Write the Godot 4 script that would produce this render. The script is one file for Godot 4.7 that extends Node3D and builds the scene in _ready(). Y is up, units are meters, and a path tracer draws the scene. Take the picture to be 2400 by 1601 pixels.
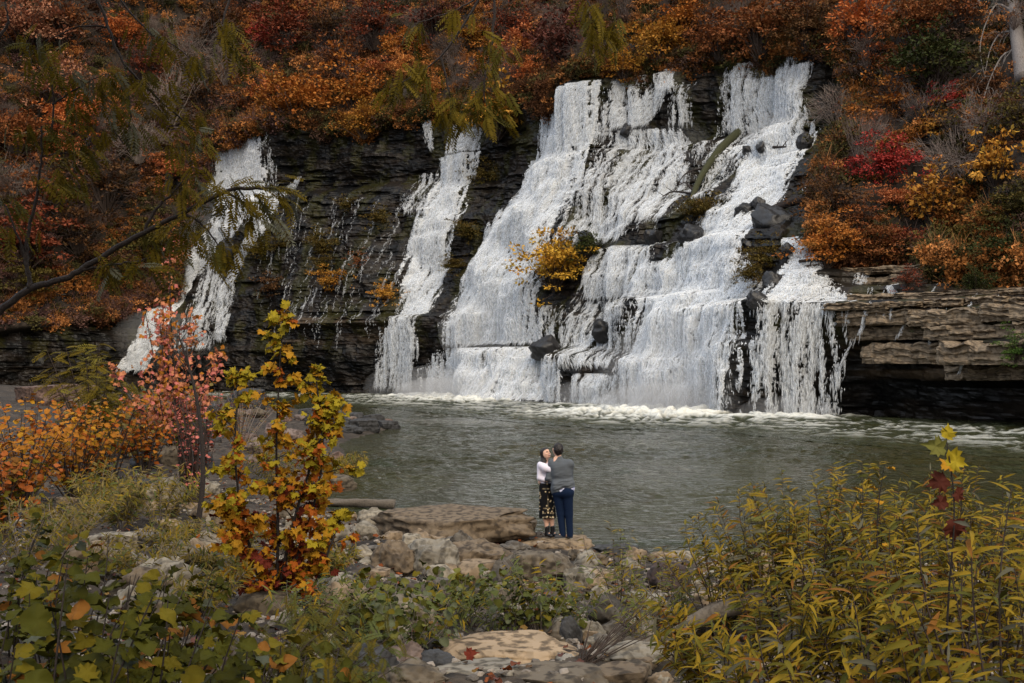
extends Node3D

var WALL := [
	[-66, -104, 0.0, -50, [[0, 0], [3, 2], [34, 24], [60, 44]]],
	[-60, -128, 24.739, -35, [[0, 0], [4, 1.5], [8, 2.5], [9, 4], [34, 23], [60, 42]]],
	[-46, -141, 43.844, -8, [[0, 0], [6, 2.5], [8, 4], [12, 9], [25, 14], [26, 16], [35, 17], [36.5, 20], [60, 40]]],
	[-34, -134, 57.736, 12, [[0, 1.5], [5, 1.0], [6, 2.5], [9, 3.5], [18, 8], [25, 11], [26, 13.5], [34.5, 14], [36, 17], [60, 38]]],
	[-22.3, -126, 71.91, 22, [[0, 1.8], [7.5, 1.2], [8, 0], [9, 1.8], [12, 3], [21, 9], [25, 12], [26, 14], [33.2, 14.5], [35, 17.5], [60, 38]]],
	[-9.9, -119, 86.149, 38, [[0, 1.4], [8.5, 0.9], [9, 2.6], [24, 10.5], [25, 12.3], [32.5, 12.6], [34, 15], [60, 36]]],
	[-3.1, -103.5, 103.075, 50, [[0, 0], [4.6, 1.6], [5.6, 4.6], [10, 5], [20, 8.8], [24, 10.5], [25, 12.2], [31.8, 12.5], [33, 15], [60, 36]]],
	[3.2, -97, 112.127, 50, [[0, 0], [4.2, 1.4], [5.0, 4], [10, 4.8], [20, 11], [24.3, 15], [25, 17], [31.8, 17.3], [33, 20], [60, 40]]],
	[8.0, -87.5, 122.771, 48, [[0, 0], [3.8, 1.2], [4.4, 3], [8.8, 3.6], [9.1, 5.8], [13.5, 6.4], [14, 9], [24.6, 20], [25.2, 22], [32, 22.6], [33.2, 25], [60, 45]]],
	[15.0, -73.0, 138.872, 40, [[0, 0.8], [7.6, 0.2], [8.1, 2.4], [10, 5], [24.5, 25.5], [25.2, 27.5], [31.4, 28.2], [32.6, 31], [60, 50]]],
	[21.6, -69.8, 146.207, 42, [[0, 3.2], [5, 1.6], [6.8, 0], [7.4, 0.2], [7.6, 3], [8.5, 3.4], [8.8, 6], [9.7, 6.4], [10, 10.5], [17, 15.5], [31.4, 27], [60, 47]]],
	[27.6, -59.5, 158.127, 55, [[0, 5.2], [2.0, 4.2], [2.6, 2.2], [3.3, 1.6], [3.5, 0], [4.7, 0.1], [4.9, 1.9], [6.7, 2.2], [7.0, 3.6], [7.8, 3.9], [8.1, 7], [18, 13], [32, 24], [60, 44]]],
	[34, -49, 170.424, 60, [[0, 5.5], [2.0, 4.2], [2.6, 2.2], [3.3, 1.6], [3.5, 0], [4.7, 0.1], [4.9, 1.9], [6.7, 2.2], [7.0, 3.6], [7.8, 3.9], [8.1, 7], [18, 13], [32, 24], [60, 44]]],
]
var SHORE := [Vector2(60, -6), Vector2(20, -11), Vector2(8.3, -18), Vector2(2.9, -19.2), Vector2(1.9, -20.6), Vector2(0.4, -22.2), Vector2(-2.75, -23.4), Vector2(-4.2, -25.7), Vector2(-4.9, -28), Vector2(-5.2, -31), Vector2(-5.0, -35), Vector2(-7.6, -48), Vector2(-6.6, -60), Vector2(-8.6, -63.5), Vector2(-14.8, -80), Vector2(-22, -96), Vector2(-42, -122), Vector2(-60, -132)]
var STREAMS := [
	["left", 0.95, [[50.4, 37.2, 2.69], [52.0, 32.6, 3.64], [52.4, 27.6, 3.89], [53.6, 24.8, 4.05]]],
	["left", 0.5, [[47.6, 37.6, 0.68], [48.0, 32.6, 0.85], [48.0, 28.2, 0.96]]],
	["left", 0.15, [[56.4, 34.8, 0.55], [57.6, 26.8, 0.9]]],
	["left", 1.0, [[53.2, 26.8, 3.4], [52.0, 21.8, 3.11], [48.8, 18.4, 2.37], [45.6, 15.0, 1.95], [44.0, 10.0, 1.76], [42.8, 5.8, 1.99], [40.8, 2.6, 1.94]]],
	["left", 0.75, [[58.0, 26.2, 1.55], [57.2, 20.0, 1.18], [54.8, 16.4, 1.07], [53.2, 13.2, 1.1], [54.4, 6.4, 0.88]]],
	["left", 0.5, [[61.2, 27.8, 0.49], [58.4, 24.6, 1.01], [56.8, 20.6, 0.84]]],
	["left", 0.45, [[50.8, 17.6, 1.66], [50.4, 11.0, 2.69], [49.6, 5.4, 3.23]]],
	["left", 0.3, [[54.8, 14.2, 0.74], [54.8, 10.8, 0.92], [55.6, 6.4, 0.85]]],
	["slender", 0.72, [[81.6, 34.2, 1.57], [82.8, 31.2, 1.9], [82.8, 28.4, 2.12]]],
	["slender", 0.85, [[82.4, 28.2, 2.5], [82.0, 24.8, 2.29], [82.4, 21.4, 2.75], [82.0, 17.2, 2.98], [82.4, 13.0, 2.74], [83.6, 8.8, 2.61]]],
	["slender", 0.62, [[82.8, 9.2, 2.43], [84.0, 5.0, 2.41], [83.2, 0.8, 1.93]]],
	["slender", 0.3, [[77.2, 35.0, 0.51], [78.4, 29.6, 0.7]]],
	["slender", 0.34, [[78.0, 26.6, 1.07], [78.0, 24.2, 1.13], [78.4, 21.6, 1.24]]],
	["slender", 0.5, [[81.6, 7.6, 1.43], [80.8, 5.0, 1.06], [80.0, 0.8, 1.05]]],
	["centre", 1.0, [[102.0, 31.6, 3.54], [101.2, 28.6, 4.24], [100.4, 25.2, 4.82]]],
	["centre", 0.6, [[97.2, 31.8, 0.98], [96.8, 29.2, 1.07], [96.8, 26.4, 1.16]]],
	["centre", 0.4, [[105.2, 31.2, 0.37], [105.2, 28.2, 0.44], [105.2, 25.2, 0.69]]],
	["centre", 0.98, [[99.6, 25.4, 5.07], [100.0, 21.2, 5.73], [98.0, 17.4, 7.16], [97.6, 13.8, 7.82], [97.6, 9.8, 7.84], [98.8, 5.4, 7.77]]],
	["centre", 0.9, [[99.6, 5.0, 9.1], [100.4, 2.8, 12.47], [101.2, 0.2, 12.53]]],
	["centre", 0.4, [[110.4, 3.4, 1.49], [112.0, 0.4, 1.83]]],
	["centre", 0.25, [[107.6, 8.8, 1.25], [108.4, 5.2, 1.21]]],
	["lattice", 0.45, [[106.8, 32.0, 0.51], [106.8, 29.4, 0.68], [105.6, 26.0, 1.02]]],
	["lattice", 0.5, [[108.0, 32.8, 1.19], [108.8, 30.0, 1.41], [108.0, 26.8, 1.64]]],
	["lattice", 0.62, [[110.8, 32.6, 0.8], [111.6, 30.4, 1.28], [110.0, 29.0, 1.63], [108.4, 27.0, 1.43]]],
	["lattice", 0.32, [[113.6, 30.6, 1.03], [113.6, 26.6, 1.33]]],
	["lattice", 0.52, [[108.8, 26.4, 2.28], [110.4, 22.4, 4.16], [110.8, 19.2, 5.95], [111.2, 16.6, 5.72], [110.8, 15.0, 4.79]]],
	["lattice", 0.5, [[111.6, 26.2, 1.62], [116.4, 20.8, 1.72], [116.8, 16.6, 2.24]]],
	["lattice", 0.16, [[117.6, 24.6, 1.79], [120.4, 20.6, 1.89], [121.6, 18.0, 1.72]]],
	["lattice", 0.62, [[116.0, 14.0, 4.46], [116.4, 11.6, 5.17], [115.6, 9.4, 4.01]]],
	["lattice", 0.4, [[115.6, 9.0, 5.64], [114.8, 6.2, 5.59], [117.6, 3.4, 3.83]]],
	["lattice", 0.6, [[119.2, 2.6, 3.52], [119.2, 1.4, 3.76], [119.2, 0.2, 3.63]]],
	["right", 0.42, [[122.0, 31.8, 3.96], [122.0, 28.4, 4.24], [124.4, 23.8, 6.06]]],
	["right", 0.7, [[119.2, 31.8, 0.54], [119.2, 28.4, 0.59], [119.6, 25.0, 0.76]]],
	["right", 0.85, [[120.4, 32.2, 0.42], [120.8, 28.2, 0.42], [122.8, 24.0, 0.74]]],
	["right", 0.8, [[123.2, 31.2, 1.78], [123.2, 27.8, 1.93], [126.0, 23.6, 1.47]]],
	["right", 0.62, [[126.4, 30.6, 1.88], [125.6, 27.4, 2.37], [128.4, 22.8, 2.24]]],
	["right", 0.5, [[118.8, 31.4, 0.46], [118.8, 25.6, 0.63]]],
	["right", 1.0, [[124.8, 23.6, 5.21], [127.6, 20.4, 3.32], [129.2, 17.2, 3.02], [128.8, 15.0, 3.63], [129.2, 12.8, 3.9]]],
	["right", 1.0, [[128.4, 13.0, 4.04], [127.6, 10.8, 6.27], [130.0, 8.2, 7.59]]],
	["right", 0.86, [[129.6, 8.4, 7.73], [130.0, 4.6, 9.1], [131.2, 0.0, 6.07]]],
	["right", 0.62, [[121.2, 12.0, 3.03], [121.6, 9.0, 3.35]]],
	["curtain", 0.92, [[138.0, 12.6, 1.09], [140.0, 10.8, 0.79], [140.8, 9.2, 1.44], [142.8, 7.4, 2.96]]],
	["curtain", 0.5, [[142.8, 7.4, 3.15], [142.4, 4.4, 3.11], [142.4, 0.0, 2.91]]],
	["rill", 0.55, [[142.4, 9.4, 0.15], [144.8, 7.4, 0.22]]],
	["rill", 0.5, [[144.4, 9.6, 0.38], [144.4, 8.8, 0.35]]],
	["rill", 0.75, [[146.0, 9.6, 0.16], [147.6, 8.0, 0.17]]],
	["rill", 0.7, [[147.6, 7.0, 0.08], [146.8, 5.2, 0.13]]],
	["rill", 0.7, [[150.0, 6.0, 0.1], [149.6, 5.2, 0.12]]],
	["rill", 0.6, [[151.6, 5.6, 0.1], [151.6, 5.0, 0.11]]],
	["rill", 0.5, [[154.4, 4.2, 0.07], [153.6, 3.0, 0.1]]],
	["rill", 0.7, [[146.4, 5.2, 0.04], [145.6, 3.6, 0.05], [145.2, 1.8, 0.04]]],
	["rill", 0.5, [[152.0, 7.2, 0.2], [152.4, 6.8, 0.19]]],
	["rill", 0.5, [[149.2, 7.0, 0.06], [149.2, 6.2, 0.07]]],
	["rill", 0.5, [[134.8, 17.6, 0.18], [135.6, 15.6, 0.27]]],
]
var FOREST := [
	["tree", "hazy salmon tree in the top corner above the dark twigs", "bushy", "salmon", -70.93, 47.4, -161.83, -70.4, 52.24, -159.84, 6.08],
	["tree", "thin rust-brown tree beside the hazy salmon corner tree", "sparse", "rust", -67.42, 50.4, -166.6, -66.73, 54.73, -164.79, 5.52],
	["tree", "narrow vivid orange tree high on the hill over the pinnate branches", "bushy", "flame", -61.25, 52.2, -171.01, -60.76, 54.66, -169.97, 3.17],
	["tree", "rusty tree at the picture edge below the hazy corner tree", "bushy", "rust", -66.85, 30.8, -149.76, -66.34, 34.61, -148.24, 4.63],
	["tree", "loose salmon-orange tree behind the upper olive fronds", "sparse", "salmon", -64.93, 38.4, -157.4, -64.2, 42.64, -155.69, 5.21],
	["tree", "bright orange tree glowing through the pinnate branches", "bushy", "flame", -61.75, 34.4, -154.82, -61.14, 37.83, -153.47, 4.1],
	["tree", "coral-orange tree just below the bright orange one on the dark hill", "bushy", "coral", -62.13, 30.6, -152.62, -61.84, 33.2, -151.56, 3.23],
	["shrub", "pinkish half-bare shrub at the edge, behind the forked dark branch", "bare", "salmon", -65.65, 24.8, -145.19, -64.91, 26.59, -143.92, 3.97],
	["tree", "sparse rust tree behind the upright dark twig", "sparse", "rust", -61.37, 20.8, -145.5, -60.85, 25.42, -143.71, 5.45],
	["tree", "brown-orange thinning tree between the fronds and the far fall", "sparse", "brown", -55.57, 23.0, -151.15, -54.7, 27.74, -149.29, 5.66],
	["shrub", "coral rounded shrub beside the foot of the far fall's upper drop", "bushy", "coral", -48.54, 29.0, -157.12, -48.29, 30.39, -156.1, 3.19],
	["shrub", "olive-brown shrub over the dark bank beside the far cascade", "bushy", "olive", -49.36, 17.6, -151.53, -49.07, 19.6, -150.2, 4.14],
	["tree", "red-rust tree behind the thick forked limb", "bushy", "redrust", -61.32, 14.6, -139.66, -60.53, 19.1, -137.94, 5.23],
	["tree", "brown thin tree above the long sloping limb", "sparse", "brown", -57.11, 17.0, -146.31, -56.66, 21.28, -144.65, 5.03],
	["shrub", "dark olive shrub low beside the black undercut bank", "bushy", "olive", -60.43, 12.0, -138.05, -60.06, 13.59, -136.97, 3.34],
	["shrub", "dark brown shrub right over the black undercut bank", "bushy", "brown", -54.24, 14.4, -147.06, -53.92, 16.25, -145.81, 3.88],
	["tree", "bare pinkish twiggy tree beside the olive fronds' tips", "bare", "mauve", -52.76, 31.0, -156.37, -52.24, 34.49, -154.97, 4.28],
	["tree", "bare mauve tree standing above the far fall's lip", "bare", "mauve", -49.69, 37.6, -161.58, -49.21, 41.8, -159.9, 5.14],
	["tree", "dark maroon leafless tree high over the far fall", "bare", "maroon", -49.63, 45.8, -168.69, -49.44, 50.1, -166.93, 5.37],
	["tree", "dull red tree next to the narrow vivid orange tree", "sparse", "redrust", -55.04, 44.0, -165.91, -54.85, 47.77, -164.42, 4.54],
	["tree", "small bright crimson tree alone on the dark upper slope", "bushy", "crimson", -38.09, 51.4, -169.98, -38.08, 53.59, -169.09, 2.7],
	["tree", "dark brown thin tree left of the small crimson tree", "sparse", "brown", -46.12, 51.6, -173.51, -45.81, 55.88, -171.75, 5.37],
	["tree", "grey bare tree spreading below the crimson tree", "bare", "mauve", -43.18, 44.4, -166.6, -42.71, 47.97, -165.16, 4.42],
	["tree", "little orange tree just above the crimson tree", "bushy", "rust", -44.94, 55.6, -176.61, -44.4, 58.08, -175.54, 3.28],
	["shrub", "brown shrub fringe over the far fall's dark notch", "sparse", "brown", -46.09, 41.6, -165.13, -45.55, 43.36, -163.72, 4.38],
	["shrub", "rusty leaf spray above the far fall's white lip", "sparse", "rust", -38.58, 38.8, -159.1, -38.31, 40.37, -157.87, 3.86],
	["tree", "dark rust tree right of the small crimson tree", "bushy", "redrust", -33.2, 49.2, -164.84, -32.89, 53.26, -163.17, 5.1],
	["tree", "thin dark tree with a pale upright trunk", "sparse", "brown", -27.39, 48.6, -161.01, -27.12, 52.16, -159.57, 4.41],
	["shrub", "big orange shrub hanging beside the far fall's lip", "bushy", "orange", -28.37, 35.4, -148.26, -28.01, 37.97, -146.33, 6.02],
	["shrub", "orange shrub lobe nearest the far fall's white lip", "bushy", "flame", -34.14, 40.6, -157.4, -33.96, 41.89, -156.4, 3.13],
	["shrub", "broad layered orange shrub over the black rock wall", "bushy", "orange", -20.64, 37.0, -146.66, -20.35, 38.84, -145.17, 4.66],
	["shrub", "rust-gold hanging skirt under the broad layered orange shrub", "bushy", "rustgold", -18.81, 32.8, -140.55, -18.73, 34.16, -139.52, 3.23],
	["tree", "rust tree behind the broad layered orange shrub", "sparse", "rust", -23.73, 42.2, -153.05, -23.68, 45.55, -151.72, 4.06],
	["tree", "rounded orange tree beside the grey cliff patch", "bushy", "orange", -14.36, 43.6, -149.47, -14.37, 46.38, -148.34, 3.43],
	["shrub", "small coral shrub tucked by the grey cliff patch", "bushy", "coral", -18.08, 41.6, -149.62, -18.05, 42.67, -148.77, 2.64],
	["tree", "rust-brown tree with hanging dead leaves at the top edge", "sparse", "redrust", -19.13, 46.2, -154.45, -19.03, 50.39, -152.77, 5.12],
	["tree", "dark maroon thicket above the grey cliff patch", "sparse", "maroon", -10.24, 45.6, -149.06, -10.22, 49.37, -147.54, 4.61],
	["tree", "domed gold-rust tree above the drooping olive fronds", "bushy", "rustgold", -5.67, 43.8, -144.72, -5.7, 46.2, -143.76, 2.94],
	["tree", "red-brown loose tree at the top beyond the domed trees", "sparse", "redrust", -0.51, 43.4, -140.81, -0.58, 46.61, -139.55, 3.86],
	["shrub", "orange dome of creeper with grey stems beneath", "bushy", "coral", 1.13, 41.2, -137.15, 1.05, 42.55, -136.02, 3.52],
	["shrub", "bright orange bough behind the drooping olive fronds", "bushy", "orange", -1.82, 37.6, -135.87, -1.89, 39.23, -134.67, 3.72],
	["shrub", "orange bough reaching toward the centre fall's lip", "bushy", "flame", 2.11, 36.4, -130.37, 2.02, 37.46, -129.56, 2.53],
	["shrub", "bright golden-orange shrub hanging over the slender fall", "bigleaf", "gold", -1.75, 30.4, -128.35, -1.68, 32.29, -126.93, 4.42],
	["tree", "dark red-leaved creeper wall above the centre fall", "bushy", "maroon", 5.97, 34.4, -120.05, 5.83, 38.01, -118.58, 4.51],
	["shrub", "golden shrub dripping over the broad fall's upper lip", "bushy", "gold", 10.86, 32.0, -109.78, 10.87, 32.88, -109.13, 2.04],
	["tree", "big gold-rust tree above the broad fall's upper streams", "bushy", "rustgold", 14.49, 32.6, -110.53, 14.44, 35.46, -109.35, 3.61],
	["tree", "dark orange tree at the top over the broad fall", "bushy", "orange", 17.76, 35.8, -112.37, 17.57, 38.13, -111.39, 2.98],
	["tree", "rust tree standing between the two upper falls", "bushy", "rust", 19.86, 32.0, -106.36, 19.74, 34.39, -105.41, 2.91],
	["tree", "broad rust tree over the last fall's lip", "bushy", "rust", 23.51, 31.6, -104.28, 23.14, 34.89, -102.92, 4.15],
	["shrub", "little yellow-green shrub at the lip between the two upper falls", "bushy", "green", 20.35, 31.2, -105.89, 20.26, 31.58, -105.53, 1.12],
	["tree", "brown tree between the last fall and the flame-orange tree", "bushy", "brown", 26.68, 31.2, -100.0, 26.36, 33.69, -98.99, 3.09],
	["tree", "flame-orange tree, brightest at the top of the slope", "bushy", "flame", 30.48, 30.4, -96.9, 30.24, 33.09, -95.78, 3.43],
	["shrub", "flame-orange lower bough with a thin dark stem", "bushy", "flame", 31.71, 28.8, -95.71, 31.37, 29.65, -95.04, 2.11],
	["shrub", "olive-gold hanging vine beside the flame-orange tree", "sparse", "olive", 28.93, 30.4, -98.05, 28.83, 31.09, -97.46, 1.82],
	["shrub", "rust shrub under the flame-orange tree's skirt", "bushy", "rust", 33.14, 27.2, -93.83, 32.67, 28.2, -93.09, 2.28],
	["tree", "dark green evergreen among the orange trees", "bushy", "green", 34.01, 24.6, -88.79, 33.53, 27.45, -87.66, 3.45],
	["tree", "rust tree above the dark green evergreen", "bushy", "rust", 34.39, 29.6, -92.83, 33.9, 31.88, -91.86, 2.95],
	["tree", "loose rust tree beside the tall grey trunk", "sparse", "rust", 37.1, 30.0, -90.69, 36.73, 31.99, -89.9, 2.41],
	["shrub", "grey leafless shrub leaning at the last fall's edge", "bare", "mauve", 27.86, 24.4, -95.5, 27.71, 25.42, -94.66, 2.61],
	["shrub", "loose orange shrub behind grey arching twigs", "sparse", "orange", 31.07, 23.4, -90.48, 30.87, 24.59, -89.52, 3.0],
	["shrub", "grey arching bare shrub in the middle of the slope", "bare", "grey", 31.87, 22.0, -86.86, 31.73, 22.93, -86.13, 2.3],
	["shrub", "magenta-red shrub among the grey twigs", "bushy", "crimson", 33.78, 23.0, -86.37, 33.48, 23.71, -85.81, 1.75],
	["shrub", "gold-leaved spray below the magenta-red shrub", "bigleaf", "rustgold", 32.8, 20.8, -84.67, 32.63, 21.48, -84.1, 1.79],
	["shrub", "pinkish twiggy shrub above the gold big-leaved tree", "bare", "salmon", 34.7, 19.8, -81.26, 34.24, 20.86, -80.48, 2.44],
	["shrub", "olive-brown thicket at the edge below the tall grey trunk", "sparse", "olive", 35.7, 19.4, -78.03, 35.27, 20.61, -77.17, 2.69],
	["shrub", "grey-green thin shrub beside the last fall's pool", "sparse", "olive", 26.47, 19.4, -87.42, 26.26, 20.47, -86.6, 2.55],
	["shrub", "coral shrub above the crimson one", "bushy", "coral", 28.17, 20.6, -87.92, 28.06, 21.22, -87.42, 1.55],
	["shrub", "crimson layered shrub in the heart of the slope", "bushy", "crimson", 27.93, 17.2, -82.84, 27.61, 18.28, -82.04, 2.48],
	["shrub", "brown-grey arching twigs beside the gold big-leaved tree", "bare", "grey", 32.2, 16.6, -80.62, 31.97, 17.85, -79.62, 3.13],
	["tree", "gold big-leaved tree on a pale trunk", "bigleaf", "gold", 33.29, 15.2, -76.42, 33.07, 17.13, -75.67, 2.29],
	["shrub", "brightest coral shrub below the crimson one", "bushy", "coral", 27.98, 14.6, -80.86, 27.66, 15.28, -80.36, 1.57],
	["shrub", "orange-gold drooping leaves between coral shrub and pale trunk", "bigleaf", "rustgold", 30.48, 13.6, -79.37, 30.13, 14.86, -78.54, 2.59],
	["shrub", "brown-orange shrub above the fallen log by the cascade", "sparse", "brown", 23.34, 13.8, -79.86, 23.15, 14.93, -79.0, 2.67],
	["shrub", "rust-orange shrub spreading over the curtain fall's head", "bushy", "orange", 21.74, 10.6, -76.75, 21.51, 11.64, -75.99, 2.37],
	["shrub", "rusty shrub above the black ledges", "bushy", "rust", 25.05, 10.8, -78.03, 25.07, 11.78, -77.3, 2.27],
	["shrub", "red-rust shrub above the ledges with tiny rills", "bushy", "redrust", 28.3, 10.6, -78.35, 28.22, 11.66, -77.61, 2.28],
	["shrub", "dark brown-green shrub around the pale trunk's foot", "bushy", "olive", 30.53, 10.4, -75.04, 30.22, 11.46, -74.26, 2.45],
	["shrub", "dark green thicket above the pale ledges at the edge", "bushy", "green", 30.83, 9.2, -68.36, 30.46, 10.22, -67.66, 2.17],
	["shrub", "shaded olive thicket right of the pale trunk", "bushy", "olive", 32.97, 12.6, -72.12, 32.62, 13.42, -71.49, 1.97],
	["shrub", "thin rust shrub between coral and curtain-fall shrubs", "sparse", "rust", 24.64, 12.8, -79.04, 24.37, 13.76, -78.45, 1.81],
	["shrub", "low red-brown brush along the top ledge", "sparse", "redrust", 25.32, 8.4, -70.98, 25.26, 8.85, -70.64, 1.06],
	["shrub", "low green-brown brush on the top ledge near the edge", "bushy", "green", 27.8, 7.6, -66.41, 27.63, 8.24, -66.03, 1.17],
	["shrub", "golden yellow bush growing on the centre fall's ledge", "bushy", "yellow", 3.81, 11.2, -103.86, 3.9, 12.81, -102.72, 3.57],
	["shrub", "dark green bush beside the golden yellow bush", "bushy", "green", 7.16, 13.0, -102.54, 7.07, 13.94, -101.91, 1.99],
	["shrub", "bright green creeper over the pale overhanging ledge", "bushy", "leafgreen", 27.34, 3.6, -59.98, 27.15, 4.14, -59.64, 1.05],
	["plant", "small bright green tuft on the middle ledge", "bushy", "leafgreen", 25.03, 5.4, -67.37, 25.04, 5.73, -67.14, 0.64],
	["plant", "brown-green mossy mound beside the curtain fall", "bushy", "moss", 17.61, 10.4, -78.86, 17.54, 10.9, -78.3, 1.58],
	["plant", "lower green mossy mound over the lower cascade's edge", "bushy", "moss", 16.58, 9.2, -77.68, 16.54, 9.65, -77.26, 1.19],
	["plant", "mossy hump under the leaning log", "bushy", "moss", 16.06, 15.6, -94.34, 16.01, 16.3, -93.62, 2.0],
	["plant", "straw-brown grass clump at the near end of the dark wall", "sparse", "moss", -32.58, 17.0, -141.42, -32.25, 17.73, -140.53, 2.5],
	["plant", "rounded olive moss clump beside the straw-brown clump", "bushy", "moss", -28.87, 17.6, -139.22, -28.75, 18.24, -138.57, 1.81],
	["plant", "tall olive moss clump in the middle of the dark wall", "bushy", "moss", -23.02, 17.2, -134.19, -22.86, 17.8, -133.46, 2.06],
	["plant", "small olive moss clump below the tall one", "bushy", "moss", -22.51, 14.8, -131.92, -22.5, 15.25, -131.37, 1.56],
	["plant", "orange-leaved bush low on the dark wall", "sparse", "rustgold", -21.45, 12.0, -128.95, -21.15, 12.93, -127.98, 2.74],
	["plant", "rusty grass clump near the slender fall", "sparse", "rust", -18.03, 14.8, -129.3, -17.9, 15.27, -128.76, 1.53],
	["plant", "yellow-leaved sprig beside the slender fall's foot", "sparse", "gold", -14.56, 10.6, -125.59, -14.51, 11.23, -124.91, 1.92],
	["plant", "brownish moss streak high beside the slender fall", "sparse", "moss", -16.18, 20.0, -132.2, -16.06, 20.7, -131.47, 2.03],
	["plant", "faint moss streak near the top of the dark wall", "sparse", "moss", -20.42, 22.2, -136.29, -20.31, 22.85, -135.61, 1.93],
	["plant", "mossy brown patch between slender and centre falls", "sparse", "moss", -3.61, 24.6, -128.97, -3.56, 25.32, -128.15, 2.29],
	["plant", "dark green moss ridge beside the centre cascade", "bushy", "moss", -4.86, 17.6, -123.82, -4.87, 18.15, -123.14, 1.9],
	["plant", "lower dark green moss ridge beside the centre cascade", "bushy", "moss", -6.41, 13.6, -122.49, -6.5, 14.16, -121.92, 1.59],
	["plant", "brown grassy shelf under the near moss clumps", "sparse", "brown", -29.35, 11.6, -135.86, -29.19, 12.64, -134.89, 2.72],
]
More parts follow.
